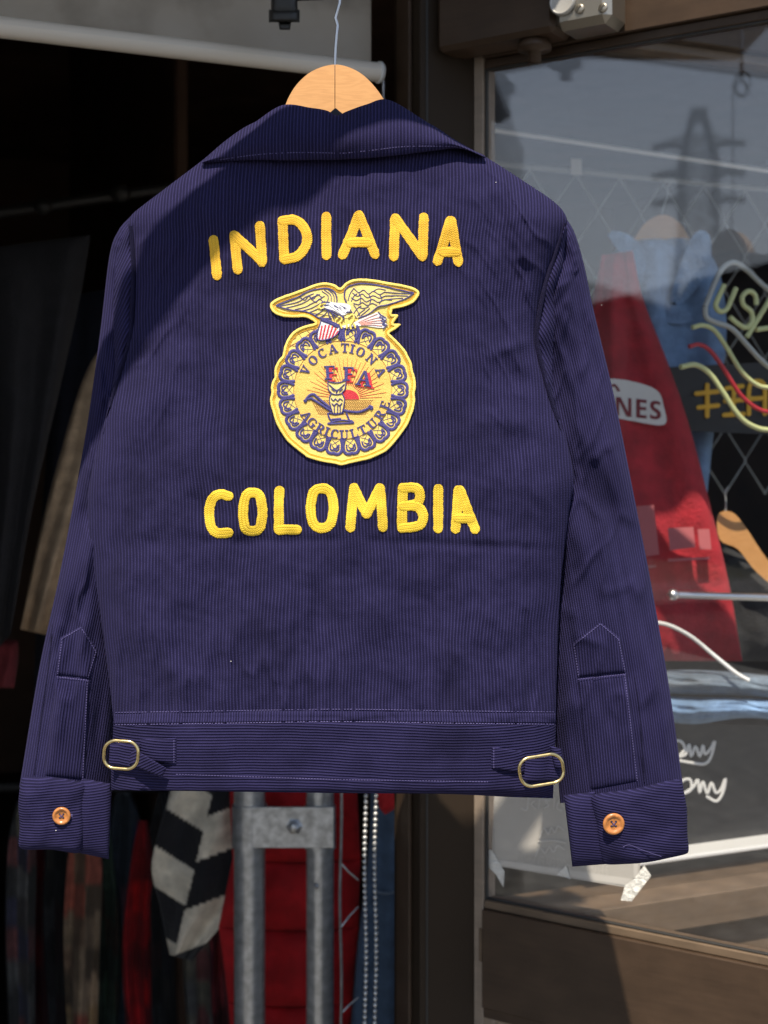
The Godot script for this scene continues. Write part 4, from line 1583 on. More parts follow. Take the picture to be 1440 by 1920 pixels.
func notice() -> void:
	var n := thing("paper_notice", "pale paper notice taped to the door glass, seen from behind with mirrored print", "notice")
	var o := door(0, -0.0042, 0)
	var map := func(px: float, py: float, h: float) -> Vector3: return on_plane(px, py, o + DN * h, DN)
	var m := Mb.new()
	var f := quad("929,1440 1205,1452 1199,1668 921,1622")
	m.grid(24, 24, func(u, v):
		var q: Vector2 = f.call(u, v)
		return map.call(q.x, q.y, 0.0004 + 0.0006 * sin(u * 7.0 + v * 3.0)), func(u, v, _p): return Vector2(u, v))
	obj("sheet", m, M.paper_back, n)
	m = Mb.new()
	fill(m, pts("922,1610 1199,1650 1199,1664 922,1620"), map, 0.0012, 0.0001, 60)
	fill(m, pts("1188,1560 1196,1562 1196,1648 1188,1646"), map, 0.0013, 0.0001, 60)
	obj("bare_margin", m, M.paper_print, n)
	var front := func(px: float, py: float, h: float) -> Vector3: return map.call(px, py, h)
	for t in [["2-1-2 OSASHIMA SHOGE ENA JPN 509-7201", 1054, 1620, 27.0]]:
		m = Mb.new()
		letters(m, t[0], "Droid Sans", false, func(x, y): return Vector2(t[1] - x * 0.36, t[2] - y - x * 0.055), 64.0 * t[3] / 36.0 * 0.52, front, 0.0015, 0.0001)
		obj("lettering", m, M.paper_print, n)
	m = Mb.new()
	lines(m, "1056,1512 1050,1500 1044,1514 1052,1520;1040,1496 1038,1516;1030,1502 1022,1500 1028,1510 1020,1516;1012,1500 1010,1516;1002,1502 996,1508 1004,1516;990,1490 988,1518 978,1516;1044,1470 1036,1466 1030,1478 1040,1482;1052,1458 1050,1482;1056,1556 1046,1550 1040,1562 1034,1552 1028,1564 1020,1554 1012,1570;1060,1580 1036,1576 1010,1578;1058,1592 1046,1586 1038,1598 1030,1588 1022,1600 1012,1590 1004,1606", 3.4, front, 0.0014, 0.0018)
	obj("handwriting", m, M.paper_print, n)
	# crumpled tape at the corners; the middle triangle is a sunlit patch painted in
	var tapes_and_sun_patch := ["908,1592 922,1594 946,1634 944,1664 930,1640 908,1618", "1044,1640 1062,1622 1070,1648", "1208,1622 1221,1642 1184,1690 1164,1688 1172,1660 1190,1646"]
	for s in tapes_and_sun_patch:
		m = Mb.new()
		fill(m, pts(s), func(px, py, h): return map.call(px, py, h + soft.get_noise_2d(px * 12.0, py * 12.0) * 0.0016), 0.0028, 0.0004, 9)
		obj("tape_and_sun_patch", m, M.tape_and_sun_patch, n)


# ---------------------------------------------------------------- garments and shop fittings

func garment(m: Mb, left: String, right: String, z: float, thick: float, folds: float, seed_at: float, lean := 0.0, freq := 14.0) -> void:
	var f := between(left, right)
	pillow(m, f, func(u, v): return z + lean * v + folds * (sin(u * freq + seed_at + 1.5 * sin(v * 3.0 + seed_at)) * (0.25 + 0.75 * v) + 0.6 * soft.get_noise_2d(u * 260.0 + seed_at * 77.0, v * 330.0)), thick, 46, 64, 0.0, 3.0)


func wood_hanger(parent: Node3D, dome: String, z: float, hook: String, material := "hanger_wood") -> void:
	var m := Mb.new()
	var map := func(px: float, py: float, h: float) -> Vector3: return P(px, py, z + h)
	fill(m, curve(pts(dome), 4, true), map, 0.006, 0.012, 60)
	obj("hanger_body", m, M[material], parent)
	m = Mb.new()
	var p := PackedVector3Array()
	for q in curve(pts(hook), 5):
		p.append(P(q.x, q.y, z))
	m.tube(p, 0.0016, 8)
	obj("hook", m, M.fence_wire, parent)


func doorway_things() -> void:
	# rolled shutter above the doorway, its bottom bar a white tube
	var s := thing("roller_shutter", "off-white roller shutter rolled up in the doorway, with a white tube along its bottom", "shutter")
	var y := EYE + 0.506
	var m := Mb.new()
	m.tube(PackedVector3Array([shop(-0.90, -0.02, y), shop(-0.078, -0.02, y)]), 0.0125, 20)
	obj("bottom_tube", m, M.tube_paint, s)
	m = Mb.new()
	slab(m, -0.90, -0.082, -0.055, -0.045, y + 0.004, y + 0.30, 0.002)
	obj("curtain", m, M.shutter_paint, s)
	m = Mb.new()
	m.tube(PackedVector3Array([shop(-0.080, -0.02, y), shop(-0.076, -0.02, y - 0.012), shop(-0.076, -0.02, y - 0.036), shop(-0.084, -0.02, y - 0.044)]), 0.003, 8)
	obj("pull_hook", m, M.steel_wire, s)
	m = Mb.new()
	m.lathe(PackedVector2Array([Vector2(0.0, -0.004), Vector2(0.014, -0.004), Vector2(0.014, 0.0), Vector2(0.0, 0.0)]), shop(-0.080, -0.02, y), Basis(SN, Vector3.UP, SE), 24)
	obj("end_cap", m, M.white_paint, s)
	# black lamp bracket hanging in front of the shutter
	var k := thing("black_bracket", "small black ceiling bracket hanging in front of the shutter", "bracket")
	var bz := -0.42
	for q in [["bracket_body", "508,-60 558,-60 558,34 508,34", 0.016], ["bracket_lip", "504,18 562,18 562,42 504,42", 0.018], ["bracket_stub", "522,42 546,42 544,56 524,56", 0.008], ["bracket_arm", "558,-20 606,-22 606,0 558,2", 0.008]]:
		m = Mb.new()
		pillow(m, quad(q[1]), func(_u, _v): return bz, q[2], 12, 12, 0.0, 6.0)
		obj(q[0], m, M.black_plastic, k)

	# rack of two galvanised pipes with a clamp
	var r := thing("pipe_rack", "two galvanised upright pipes joined by a flat clamp, below the jacket's waistband", "clothes rack")
	var z := -1.0
	for q in [[468, 0.0255], [600, 0.0225]]:
		m = Mb.new()
		var top := P(q[0], 700, z)
		m.tube(PackedVector3Array([Vector3(top.x, 0.02, z), Vector3(top.x, 0.5, z), Vector3(top.x, top.y, z)]), q[1], 24)
		obj("pipe", m, M.galvanised, r)
	m = Mb.new()
	var pl := P(468, 760, z)
	var pr := P(600, 760, z)
	m.tube(PackedVector3Array([pl, pr]), 0.018, 20)
	obj("cross_pipe", m, M.galvanised, r)
	m = Mb.new()
	m.box(P(540, 1551, z + 0.025), Vector3(0.074, 0.033, 0.0025), Basis(), 0.001)
	obj("clamp_plate", m, M.galvanised, r)
	for q in [[468, 0.0287, 1548.0], [600, 0.0255, 1550.0]]:
		m = Mb.new()
		var at := P(q[0], q[2], z)
		m.tube(PackedVector3Array([at - Vector3(0, 0.034, 0), at + Vector3(0, 0.034, 0)]), q[1], 24)
		obj("clamp_collar", m, M.galvanised, r)
	m = Mb.new()
	m.lathe(PackedVector2Array([Vector2(0.0, 0.010), Vector2(0.007, 0.010), Vector2(0.009, 0.006), Vector2(0.009, 0.0), Vector2(0.014, 0.0), Vector2(0.014, -0.002)]), P(552, 1550, z + 0.0277), Basis(), 6)
	obj("clamp_bolt", m, M.galvanised, r)
	m = Mb.new()
	m.lathe(PackedVector2Array([Vector2(0.0, 0.005), Vector2(0.004, 0.004), Vector2(0.005, 0.0)]), P(593, 1661, z + 0.0215), Basis(), 10)
	obj("rivet", m, M.galvanised, r)

	# quilted red vest behind the pipes
	var v := thing("red_quilted_vest", "red quilted vest hanging behind the two galvanised pipes", "vest")
	var rows := [1440.0, 1610.0, 1738.0, 1880.0, 2060.0]
	for i in 4:
		m = Mb.new()
		var y0: float = rows[i]
		var y1: float = rows[i + 1]
		var l0 := [428.0, 436.0, 410.0, 428.0, 440.0]
		var r0 := [668.0, 676.0, 672.0, 660.0, 650.0]
		var f := func(a: float, b: float) -> Vector2: return Vector2(lerpf(lerpf(l0[i], l0[i + 1], b), lerpf(r0[i], r0[i + 1], b), a), lerpf(y0, y1, b) + 8.0 * sin(a * 3.0))
		pillow(m, f, func(a, b): return -1.14 + 0.004 * sin(a * 21.0 + i) * sin(PI * b) + 0.006 * soft.get_noise_2d(a * 300.0, b * 200.0 + i * 400), 0.032, 40, 24, 0.0, 2.2)
		obj("quilted_panel", m, M.red_quilt, v)
	m = Mb.new()
	wood_hanger(v, "470,1410 560,1372 640,1410 640,1440 470,1440", -1.145, "556,1380 556,1330 562,1318 572,1326", "post_brown")

	# black and cream striped knit
	var k2 := thing("striped_knit", "black and cream broad-striped knitwear hanging left of the pipes", "knitwear")
	m = Mb.new()
	m.tinted = true
	var kl := "330,1440 312,1510 284,1620 300,1700 318,1790"
	var kr := "452,1440 448,1520 448,1600 446,1690 360,1802"
	var kf := between(kl, kr)
	var uvk := func(a: float, b: float, p: Vector3) -> Vector2:
		var q: Vector2 = kf.call(a, b)
		var t := (q.y - 1500.0) * 0.80 - (q.x - 330.0) * 0.50
		if q.x > 398.0 - (q.y - 1490.0) * 0.24:
			t += 46.0 + (q.x - 330.0) * 0.8
		var band := posmod(t + 40.0, 128.0)
		var cream := band < 62.0
		m.tint = Color(0.92, 0.83, 0.66) if cream else Color(0.010, 0.010, 0.012)
		return Vector2(p.x, p.y) / TILE
	pillow(m, kf, func(a, b): return -1.16 + 0.012 * sin(a * 9.0 + b * 5.0) + 0.010 * soft.get_noise_2d(a * 200.0, b * 300.0), 0.022, 110, 130, 0.0, 3.0, uvk)
	obj("knit_body", m, M.knit, k2)

	# wire panel, ball chain, jeans at the right of the doorway
	var w := thing("wire_grid", "thin grey wire hanging between the right pipe and the bead chain", "wire")
	m = Mb.new()
	var wl := PackedVector3Array()
	for i in 24:
		wl.append(P(639 + sin(i * 0.5) * 1.5, 1440 + i * 26, -0.90))
	m.tube(wl, 0.0022, 8)
	obj("upright_wire", m, M.galvanised, w)
	for q in [[1620, 1650], [1738, 1700], [1900, 1870]]:
		m = Mb.new()
		m.tube(PackedVector3Array([P(640, q[0], -0.90), P(654, (q[0] + q[1]) / 2.0, -0.903), P(672, q[1], -0.91)]), 0.0014, 8)
		obj("slanting_wire", m, M.galvanised, w)
	var ball := SphereMesh.new()
	for q in [[685, "left strand of grey bead chain hanging in front of the jeans"], [704, "right strand of grey bead chain hanging in front of the jeans"]]:
		var c := thing("bead_chain", q[1], "chain", "strands of bead chain")
		m = Mb.new()
		var top := 1380.0
		for i in 58:
			var at := P(q[0] + 1.6 * sin(i * 0.21 + q[0]), top + i * 11.2, -0.60)
			m.ball(at, Vector3.ONE * 0.0034, 8)
		m.tube(PackedVector3Array([P(q[0], top, -0.60), P(q[0], top + 650, -0.60)]), 0.0011, 6)
		obj("beads", m, M.galvanised, c)
	var jn := thing("blue_jeans", "dark blue jeans hanging just left of the door post", "jeans")
	m = Mb.new()
	garment(m, "690,1420 694,1500 690,1600 672,1760 655,1960 650,2060", "800,1420 800,1500 796,1600 792,1760 790,1960 790,2060", -1.05, 0.026, 0.008, 2.0)
	obj("leg", m, M.denim_mid, jn)
	m = Mb.new()
	var jy := PackedVector3Array()
	for i in 20:
		jy.append(P(706 + i * 4.4, 1672 + 3 * sin(i * 0.4), -1.018))
	m.tube(jy, 0.0022, 6)
	obj("hem_seam", m, M.denim_grey, jn)
	m = Mb.new()
	garment(m, "700,1470 704,1490 712,1516", "776,1470 770,1496 722,1528", -0.98, 0.012, 0.003, 4.0)
	tag(obj("red_cloth", m, M.red_quilt), "red cloth corner showing under the waistband above the jeans", "cloth")

	# dark racks further in
	var dark := [
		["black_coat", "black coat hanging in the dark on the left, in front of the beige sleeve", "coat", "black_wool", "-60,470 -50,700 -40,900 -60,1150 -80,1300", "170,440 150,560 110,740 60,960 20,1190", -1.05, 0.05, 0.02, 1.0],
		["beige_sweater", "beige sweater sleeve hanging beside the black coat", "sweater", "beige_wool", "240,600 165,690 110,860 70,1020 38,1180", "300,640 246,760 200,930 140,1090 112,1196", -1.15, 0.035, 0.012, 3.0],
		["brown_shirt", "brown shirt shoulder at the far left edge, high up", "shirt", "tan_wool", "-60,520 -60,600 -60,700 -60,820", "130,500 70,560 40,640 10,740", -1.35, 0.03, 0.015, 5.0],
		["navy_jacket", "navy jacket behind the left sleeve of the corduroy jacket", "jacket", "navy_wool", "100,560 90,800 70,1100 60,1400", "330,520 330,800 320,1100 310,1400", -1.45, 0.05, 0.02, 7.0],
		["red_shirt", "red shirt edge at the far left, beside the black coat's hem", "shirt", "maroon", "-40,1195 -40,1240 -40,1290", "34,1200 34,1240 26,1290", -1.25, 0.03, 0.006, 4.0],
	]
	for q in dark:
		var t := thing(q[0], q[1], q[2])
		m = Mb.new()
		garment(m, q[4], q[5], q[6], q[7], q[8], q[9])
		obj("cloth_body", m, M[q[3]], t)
	var low := [["grey", "grey_cotton"], ["maroon", "maroon"], ["charcoal", "charcoal"], ["cream", "beige_wool"], ["green", "dark_green"], ["grey", "denim_grey"], ["red", "red_quilt"], ["charcoal", "charcoal"], ["navy", "navy_wool"], ["pale grey", "grey_cotton"], ["dark red", "maroon"]]
	var where := ["at the left end of the low dark rack", "next to the left end of the low dark rack", "third from the left on the low dark rack", "fourth from the left on the low dark rack", "left of the middle of the low dark rack", "in the middle of the low dark rack", "right of the middle of the low dark rack", "fourth from the right on the low dark rack", "third from the right on the low dark rack", "next to the right end of the low dark rack", "at the right end of the low dark rack"]
	for i in low.size():
		var t := thing("hanging_shirt", "%s shirt edge-on %s" % [low[i][0], where[i]], "shirt", "shirts on the low rack inside the shop")
		m = Mb.new()
		var x := 40.0 + i * 38.0
		var drop := 1500.0 + 40.0 * sin(i * 2.3)
		m.tinted = true
		garment(m, "%f,%f %f,%f %f,%f %f,%f" % [x - 8, drop, x - 26 - 8 * sin(i * 3.1), drop + 90, x - 30 + 10 * sin(i * 1.9), drop + 260, x - 20, drop + 520], "%f,%f %f,%f %f,%f %f,%f" % [x + 8, drop, x + 28 + 9 * sin(i * 2.7), drop + 90, x + 26 - 10 * sin(i * 1.3), drop + 260, x + 26, drop + 520], -1.75 - 0.12 * sin(i * 1.7), 0.025, 0.022, i * 1.3, 0.0, 9.0)
		for vi in m.v.size():
			var cell := hash(Vector3i(int(m.v[vi].x * 34.0 + 50.0), int(m.v[vi].y * 15.0), i)) % 7
			m.c[vi] = [Color(0.25, 0.25, 0.25), Color.WHITE, Color(0.6, 0.6, 0.6), Color(0.9, 0.35, 0.35), Color(0.3, 0.3, 0.5), Color(0.8, 0.75, 0.6), Color(0.45, 0.4, 0.4)][cell]
		obj("cloth_body", m, M[low[i][1] + "_plaid"], t)
	var rl := thing("garment_rail", "dull metal garment rail crossing the dark shop at the upper left", "rail")
	m = Mb.new()
	m.tube(PackedVector3Array([P(-200, 428, -1.25), P(330, 350, -1.45)]), 0.011, 14)
	obj("rail_pipe", m, M.dull_metal, rl)
	m = Mb.new()
	m.ball(P(80, 388, -1.30), Vector3(0.017, 0.015, 0.016), 12)
	obj("rail_joint", m, M.dull_metal, rl)
	m = Mb.new()
	m.ball(P(226, 362, -1.38), Vector3(0.020, 0.018, 0.018), 12)
	obj("rail_joint", m, M.dull_metal, rl)
	var lr := thing("low_garment_rail", "dull metal rail carrying the shirts low on the left", "rail")
	m = Mb.new()
	m.tube(PackedVector3Array([P(-60, 1476, -1.8), P(470, 1476, -1.8)]), 0.011, 14)
	obj("rail_pipe", m, M.dull_metal, lr)
	var bp := thing("brown_post", "dark brown wooden post standing inside the shop at the upper left", "post")
	m = Mb.new()
	var bt := P(190, 300, -3.6)
	m.box(Vector3(bt.x, 1.36, -3.6), Vector3(0.075, 1.34, 0.07), Basis(Vector3.UP, 0.3), 0.006)
	obj("timber", m, M.post_brown, bp)


func window_things() -> void:
	var m := Mb.new()
	# red sweatshirt
	var r := thing("red_sweatshirt", "red sweatshirt with a white chest patch hanging inside the display window", "sweatshirt")
	garment(m, "1128,478 1110,560 1086,680 1060,840 1030,1010 1020,1120 1010,1238", "1186,470 1206,560 1252,680 1290,790 1330,940 1366,1090 1392,1240", -0.98, 0.050, 0.016, 1.2, 0.03, 13.0)
	obj("cloth_body", m, M.red_fleece, r)
	var zf := func(px: float, py: float, h: float) -> Vector3: return P(px, py, -0.912 + 0.02 * (py - 480.0) / 760.0 + h)
	m = Mb.new()
	fill(m, curve(pts("1090,722 1140,710 1190,716 1232,732 1244,760 1246,796 1190,790 1140,782 1092,786"), 4, true), zf, 0.001, 0.004, 20)
	var patch := obj("chest_patch", m, M.label_white, r)
	m = Mb.new()
	letters(m, "JONES", "Droid Sans", true, func(x, y): return Vector2(1170 + x, 764 - y + x * 0.10), 48.0, zf, 0.002, 0.0006)
	lines(m, "1142,728 1152,722 1160,732", 5, zf, 0.0012, 0.002)
	obj("patch_lettering", m, M.label_red, patch)
	m = Mb.new()
	for q in ["1180,950 1226,947 1236,1040 1190,1046", "1252,990 1300,988 1304,1026 1256,1032", "1308,992 1330,992 1334,1030 1312,1030", "1192,1062 1230,1059 1231,1064 1193,1067", "1252,1048 1330,1044 1331,1049 1253,1053"]:
		fill(m, pts(q), zf, 0.0016, 0.0006, 12)
	obj("print", m, M.label_grey, r)
	# denim shirt on its hanger
	var d := thing("denim_shirt", "pale blue denim shirt on a wooden hanger at the top of the window", "shirt")
	m = Mb.new()
	garment(m, "1190,448 1160,462 1120,520 1110,640 1120,800 1130,1080", "1288,446 1320,462 1352,520 1362,640 1340,800 1310,1080", -1.10, 0.034, 0.018, 2.2)
	obj("cloth_body", m, M.denim_pale, d)
	m = Mb.new()
	var zd := func(px: float, py: float, h: float) -> Vector3: return P(px, py, -1.058 + h)
	for s in ["1140,440 1180,440 1230,500 1244,560 1220,560 1190,510", "1300,440 1330,440 1330,500 1290,560 1256,570 1268,520", "1150,544 1200,570 1262,566 1300,600 1250,606 1190,590"]:
		fill(m, curve(pts(s), 3, true), zd, 0.0, 0.006, 24)
	obj("collar", m, M.denim_pale, d)
	wood_hanger(d, "1188,462 1196,436 1212,416 1238,403 1262,408 1282,428 1292,462 1240,474", -1.10, "1240,410 1244,388 1252,366 1250,352 1258,344")
	# grey tee on a second hanger
	var g := thing("grey_top", "charcoal top on an orange-brown hanger at the right edge of the window", "top")
	wood_hanger(g, "1346,966 1372,960 1398,988 1440,1050 1500,1110 1486,1124 1420,1074 1384,1030 1350,1012", -0.95, "1360,966 1361,940 1360,922 1366,912")
	m = Mb.new()
	garment(m, "1336,1010 1330,1080 1330,1160 1336,1240", "1540,1120 1550,1160 1550,1200 1550,1240", -1.02, 0.03, 0.010, 6.0)
	obj("cloth_body", m, M.charcoal, g)
	# folded jeans in clear bags
	var fj := thing("folded_jeans", "pale grey-blue folded jeans lying on the window shelf under the red sweatshirt", "jeans")
	var rows := [["1226,1258 1300,1256 1400,1262 1500,1276", "1222,1300 1300,1304 1400,1306 1500,1316", "denim_grey"], ["1222,1302 1300,1306 1400,1308 1500,1318", "1226,1352 1300,1358 1400,1346 1500,1356", "denim_pale"]]
	for q in rows:
		m = Mb.new()
		var f := between(q[0], q[1])
		pillow(m, f, func(u, v): return -0.84 + 0.006 * sin(v * 17.0) + 0.008 * soft.get_noise_2d(u * 500.0, v * 400.0), 0.06, 24, 40, 0.0, 3.0)
		obj("folded_leg", m, M[q[2]], fj)
	# glossy clear hanger bars over them
	var ch := thing("clear_hanger", "curved clear plastic hanger resting against the red sweatshirt's hem", "hanger")
	m = Mb.new()
	var p := PackedVector3Array()
	for q in curve(pts("1180,1176 1236,1168 1290,1190 1340,1230 1380,1262 1404,1276"), 6):
		p.append(P(q.x, q.y, -0.77))
	m.tube(p, 0.0030, 12)
	obj("hanger_bar", m, M.white_paint, ch)
	var rod := thing("chrome_rod", "bright chrome display rod across the lower window in front of the red sweatshirt", "rod")
	m = Mb.new()
	m.tube(PackedVector3Array([on_plane(1262, 1115, shop(0, -0.10, 0), SN), on_plane(1560, 1124, shop(0, -0.10, 0), SN)]), 0.0055, 16)
	m.ball(on_plane(1262, 1115, shop(0, -0.10, 0), SN), Vector3.ONE * 0.009, 12)
	obj("rod_pipe", m, M.chrome, rod)
	# black board with white script, dark goods and shelf
	var bb := thing("black_board", "black board with white handwritten script standing on the window shelf", "sign")
	var bo := shop(0, -0.075, 0)
	var bm := func(px: float, py: float, h: float) -> Vector3: return on_plane(px, py, bo + SN * h, SN)
	m = Mb.new()
	fill(m, pts("1226,1350 1560,1368 1560,1600 1226,1592"), bm, 0.0, 0.006, 60)
	obj("board", m, M.sign_black, bb)
	m = Mb.new()
	lines(m, "1254,1416 1262,1392 1276,1390 1284,1404 1274,1418 1286,1414 1292,1396 1296,1418 1304,1400 1312,1418 1318,1398 1322,1414 1332,1404 1340,1390 1334,1416 1322,1432 1296,1430 1262,1424;1268,1482 1280,1464 1294,1462 1296,1480 1282,1488 1300,1476 1308,1462 1312,1486 1318,1466 1326,1488 1334,1468 1342,1486 1352,1480 1360,1460 1356,1484 1344,1502 1326,1494", 5.5, bm, 0.0008, 0.002)
	obj("script", m, M.label_white, bb)
	var sh := thing("window_shelf", "white-edged shelf along the bottom of the display window", "shelf")
	m = Mb.new()
	slab(m, 0.24, 1.6, -0.30, -0.03, EYE - 0.590, EYE - 0.583, 0.002)
	obj("board", m, M.white_paint, sh)

	# chain-link panel
	var fence := thing("chain_link_panel", "pale chain-link fence panel hung behind the shop window", "fence panel")
	var fe := func(px: float, py: float) -> Vector2:
		var w := on_plane(px, py, shop(0, -0.60, 0), SN) - SO
		return Vector2(w.dot(SE), w.y)
	var a: Vector2 = fe.call(920, 306)
	var top := a.y
	m = Mb.new()
	m.tube(PackedVector3Array([shop(0.05, -0.60, top), shop(1.9, -0.60, top)]), 0.0055, 10)
	obj("top_rail", m, M.fence_wire, fence)
	var pitch := 0.098
	var high := 0.068
	for i in 15:
		m = Mb.new()
		var line := PackedVector3Array()
		for k in 10:
			var e := 0.075 + i * pitch + (pitch * 0.5 if k % 2 else 0.0)
			line.append(shop(e, -0.600 + (0.0022 if k % 2 else -0.0022), top - 0.004 - k * high))
		m.tube(line, 0.0020, 6)
		obj("wire", m, M.fence_wire, fence)
		m = Mb.new()
		line = PackedVector3Array()
		for k in 10:
			var e := 0.075 + i * pitch - (pitch * 0.5 if k % 2 else 0.0)
			line.append(shop(e, -0.600 + (-0.0022 if k % 2 else 0.0022), top - 0.004 - k * high))
		m.tube(line, 0.0020, 6)
		obj("wire", m, M.fence_wire, fence)
	m = Mb.new()
	var clip: Vector2 = fe.call(1076, 314)
	m.box(shop(clip.x, -0.592, clip.y), Vector3(0.012, 0.015, 0.002), Basis(SE, Vector3.UP, SN), 0.001)
	obj("white_clip", m, M.label_white, fence)
	# pale tube added to stand for a line reflected in the window glass
	for q in [["900,240 1560,338", "pale tube added as a reflected line across the window above the fence panel", 0.0040, -0.30]]:
		var t := thing("reflection_tube", q[1], "tube")
		var e := pts(q[0])
		m = Mb.new()
		m.tube(PackedVector3Array([on_plane(e[0].x, e[0].y, shop(0, q[3], 0), SN), on_plane(e[1].x, e[1].y, shop(0, q[3], 0), SN)]), q[2], 12)
		obj("tube", m, M.white_paint, t)

	# neon sign, switched off
	var neon := thing("neon_sign", "unlit neon sign of a waving flag with the letters USA, in the window", "neon sign")
	var no := shop(0, -0.045, 0)
	var nt := func(called: String, s: String, r: float, material: String) -> void:
		var nm := Mb.new()
		var line := PackedVector3Array()
		for q in curve(pts(s), 8):
			line.append(on_plane(q.x, q.y, no, SN))
		nm.tube(line, r, 12)
		obj(called, nm, M[material], neon)
	nt.call("frame_tube", "1322,575 1340,530 1356,502 1376,492 1398,504 1430,534 1480,575 1520,596", 0.0042, "tube_clear")
	nt.call("frame_tube", "1322,575 1324,594 1340,604 1372,616 1400,646 1424,672 1450,692 1500,706", 0.0042, "tube_clear")
	nt.call("letter_tube", "1358,534 1346,560 1342,574 1350,584 1362,580 1370,564 1380,540", 0.0040, "tube_yellow")
	nt.call("letter_tube", "1418,572 1416,554 1404,546 1392,556 1394,572 1408,584 1410,602 1398,614 1382,606 1368,594", 0.0040, "tube_yellow")
	nt.call("letter_tube", "1400,632 1416,606 1436,574 1446,560 1452,590 1446,640", 0.0040, "tube_yellow")
	nt.call("letter_tube", "1418,618 1432,616 1450,614", 0.0040, "tube_yellow")
	nt.call("stripe_tube", "1298,614 1318,610 1340,620 1364,654 1390,696 1420,722 1450,726 1500,716", 0.0036, "tube_yellow")
	nt.call("stripe_tube", "1292,650 1310,646 1330,656 1352,684 1376,722 1392,744 1420,766 1450,772 1500,760", 0.0033, "tube_red")
	nt.call("stripe_tube", "1276,688 1304,684 1330,700 1356,736 1378,770 1402,794 1440,806 1500,796", 0.0040, "tube_yellow")
	var sb := thing("yellow_letter_sign", "black signboard with yellow characters behind the neon sign", "sign")
	m = Mb.new()
	var so := shop(0, -0.20, 0)
	var sm := func(px: float, py: float, h: float) -> Vector3: return on_plane(px, py, so + SN * h, SN)
	fill(m, pts("1222,690 1580,672 1580,820 1222,806"), sm, 0.0, 0.012, 80)
	obj("board", m, M.sign_black, sb)
	for q in ["1232,726 1264,726;1234,750 1266,750;1236,774 1266,774", "1326,722 1326,780;1306,738 1346,734;1310,764 1346,760", "1362,728 1392,724;1376,728 1374,776;1360,752 1392,750;1358,778 1394,776", "1404,776 1406,722 1432,720 1434,776;1406,748 1432,746", "1448,716 1448,776"]:
		m = Mb.new()
		lines(m, q, 9.0, sm, 0.0006, 0.003)
		obj("character", m, M.sign_yellow, sb)


# ---------------------------------------------------------------- across the road, seen in the glass

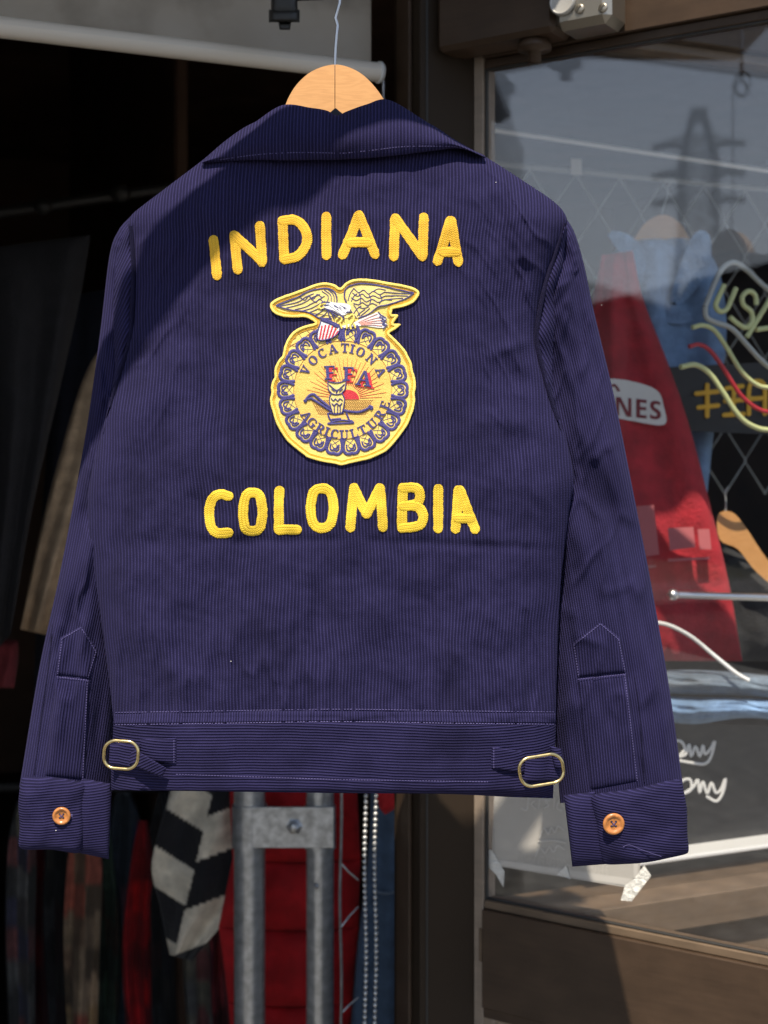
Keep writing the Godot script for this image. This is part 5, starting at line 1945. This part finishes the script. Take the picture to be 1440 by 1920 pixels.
func far_things() -> void:
	# power line tower
	var t := thing("power_line_tower", "steel lattice power line tower reflected in the door glass", "tower")
	var base := Vector3(-119.5, -0.16, 89.8)
	var turn := Basis(Vector3.UP, -0.93)
	var top := 39.2
	var half := func(y: float) -> float: return lerpf(0.5, 1.9, clampf((top - y) / 6.0, 0, 1)) + maxf(0.0, (26.0 - y)) * 0.09
	var corner := func(i: int, y: float) -> Vector3:
		var h: float = half.call(y)
		return base + Vector3(0, y, 0) + turn * Vector3(h if i in [0, 3] else -h, 0, h if i < 2 else -h)
	var levels := [0.0, 5.5, 10.5, 15.0, 18.5, 21.5, 24.0, 26.0, 28.0, 29.8, 31.6, 33.2, 34.8, 36.4, 39.2]
	for i in 4:
		var m := Mb.new()
		var line := PackedVector3Array()
		for y in levels:
			line.append(corner.call(i, y))
		m.tube(line, 0.34, 6)
		obj("leg", m, M.pylon_steel, t)
	var b := Mb.new()
	for k in levels.size() - 1:
		for i in 4:
			b.tube(PackedVector3Array([corner.call(i, levels[k]), corner.call((i + 1) % 4, levels[k + 1])]), 0.10, 5)
			b.tube(PackedVector3Array([corner.call((i + 1) % 4, levels[k]), corner.call(i, levels[k + 1])]), 0.10, 5)
			b.tube(PackedVector3Array([corner.call(i, levels[k + 1]), corner.call((i + 1) % 4, levels[k + 1])]), 0.09, 5)
	tag(obj("bracing", b, M.pylon_steel, t), "", "")
	for y in [35.2, 32.0, 29.1]:
		for s in [-1.0, 1.0]:
			var m := Mb.new()
			var tip := base + Vector3(0, y + 0.3, 0) + turn * Vector3(4.0 * s, 0, 0)
			for z in [-1.0, 1.0]:
				m.tube(PackedVector3Array([base + Vector3(0, y, 0) + turn * Vector3(1.2 * s, 0, 0.9 * z), tip]), 0.2, 5)
				m.tube(PackedVector3Array([base + Vector3(0, y + 1.2, 0) + turn * Vector3(1.1 * s, 0, 0.8 * z), tip]), 0.10, 5)
			var arm := obj("cross_arm", m, M.pylon_steel, t)
			m = Mb.new()
			m.tube(PackedVector3Array([tip + turn * Vector3(-0.9 * s, 0.1, 0), tip + turn * Vector3(0.9 * s, -0.25, 0)]), 0.36, 8)
			obj("insulator", m, M.ceramic, arm)
	# houses
	for h in [[Vector3(-36, -0.16, 24.5), 9.0, 5.0, 4.9, 2.0, 0.63, "grey two-storey house across the road, reflected in the door glass"], [Vector3(30, -0.16, 21.0), 16.0, 6.0, 4.0, 1.5, -0.55, "long dark house across the road, reflected in the display window"]]:
		var o := thing("house", h[6], "house")
		var turn2 := Basis(Vector3.UP, PI / 2 - (h[5] as float))
		var at := func(x: float, y: float, z: float) -> Vector3: return (h[0] as Vector3) + turn2 * Vector3(x, y, z)
		var m := Mb.new()
		m.box(at.call(0, h[3] / 2, 0), Vector3(h[1], h[3] / 2, h[2]), turn2, 0.05)
		obj("wall", m, M.house_wall, o)
		m = Mb.new()
		for s in [-1.0, 1.0]:
			m.poly([at.call(-h[1] - 0.5, h[3] - 0.1, (h[2] + 0.6) * s), at.call(h[1] + 0.5, h[3] - 0.1, (h[2] + 0.6) * s), at.call(h[1] + 0.5, h[3] + h[4], 0), at.call(-h[1] - 0.5, h[3] + h[4], 0)], Vector3.UP)
			m.poly([at.call((h[1] + 0.01) * s, h[3] - 0.05, h[2]), at.call((h[1] + 0.01) * s, h[3] - 0.05, -h[2]), at.call((h[1] + 0.01) * s, h[3] + h[4] - 0.1, 0)], turn2 * Vector3(s, 0, 0))
		obj("roof", m, M.house_roof, o)
		for x in [-6.0, -2.0, 2.0, 6.0]:
			for y in [1.5, 3.7]:
				for s in [-1.0, 1.0]:
					m = Mb.new()
					m.box(at.call(x, y, (h[2] + 0.03) * s), Vector3(0.85, 0.6, 0.04), turn2, 0.01)
					var wn := obj("window", m, M.white_paint, o)
					m = Mb.new()
					m.box(at.call(x, y, (h[2] + 0.075) * s), Vector3(0.75, 0.5, 0.02), turn2, 0.0)
					obj("pane", m, M.window_dark, wn)
	# roadside railing
	var rail := thing("roadside_railing", "white and green roadside railing reflected low in the door glass", "railing")
	var c := Vector3(-9.2, 0, 6.9)
	var rd := Vector3(0.6, 0, 0.8)
	for q in [["rail", "white_paint", 1.44, 0.035], ["green_rail", "green_rail", 1.30, 0.045], ["rail", "white_paint", 1.18, 0.03]]:
		var m := Mb.new()
		m.tube(PackedVector3Array([c - rd * 6.0 + Vector3.UP * q[2], c + rd * 6.0 + Vector3.UP * q[2]]), q[3], 12)
		obj(q[0], m, M[q[1]], rail)
	for k in 7:
		var m := Mb.new()
		var at := c + rd * (-6.0 + k * 2.0)
		m.tube(PackedVector3Array([at + Vector3(0, -0.12, 0), at + Vector3(0, 1.44, 0)]), 0.03, 10)
		obj("rail_post", m, M.white_paint, rail)


# ---------------------------------------------------------------- scene

func _ready() -> void:
	rng.seed = 7
	soft.seed = 3
	soft.frequency = 0.006
	soft.fractal_octaves = 3
	fine.seed = 9
	fine.frequency = 0.03

	# camera: lens shifted so that uprights stay upright, shallow focus on the jacket
	var look := CameraAttributesPhysical.new()
	look.frustum_focal_length = 50.0
	look.frustum_near = NEAR
	look.frustum_far = 4000.0
	look.frustum_focus_distance = 1.215
	look.exposure_aperture = 8.2
	var cam := Camera3D.new()
	cam.name = "camera"
	cam.attributes = look
	cam.near = NEAR
	cam.far = 4000.0
	cam.projection = Camera3D.PROJECTION_FRUSTUM
	cam.size = 1920.0 / F * NEAR
	cam.frustum_offset = Vector2(0, (857.0 - 960.0) / F * NEAR)
	cam.position = Vector3(0, EYE, CAMZ)
	add_child(cam)
	cam.current = true

	# daylight
	var env := Environment.new()
	env.background_mode = Environment.BG_SKY
	var sky := ProceduralSkyMaterial.new()
	sky.sky_top_color = Color(0.42, 0.53, 0.70)
	sky.sky_horizon_color = Color(0.90, 0.93, 0.95)
	sky.sky_curve = 0.22
	sky.ground_bottom_color = Color(0.25, 0.24, 0.22)
	sky.ground_horizon_color = Color(0.5, 0.5, 0.48)
	sky.sky_energy_multiplier = 1.02
	sky.sky_cover = noise_tex(0.008, 5, 512, [Color(0, 0, 0, 0), Color(0, 0, 0, 0), Color(0.6, 0.6, 0.6, 0.35), Color(0.95, 0.95, 0.95, 0.8)], 61)
	sky.sky_cover_modulate = Color(1, 1, 1, 0.8)
	env.sky = Sky.new()
	env.sky.sky_material = sky
	env.tonemap_mode = Environment.TONE_MAPPER_LINEAR
	env.tonemap_exposure = 1.62
	env.sdfgi_enabled = true
	env.ssao_enabled = true
	env.ssil_enabled = true
	var we := WorldEnvironment.new()
	we.name = "world"
	we.environment = env
	add_child(we)
	var sun := DirectionalLight3D.new()
	sun.name = "sun"
	sun.light_color = Color(1.0, 0.955, 0.88)
	sun.light_energy = 1.5
	sun.light_angular_distance = 0.5
	sun.shadow_enabled = true
	add_child(sun)
	sun.look_at_from_position(Vector3.ZERO, Vector3(0.14, -1.53, -1.0), Vector3.UP)

	materials()
	ground()
	building()
	glass_door()
	doorway_things()
	window_things()
	notice()
	far_things()
	hanger()
	jacket()
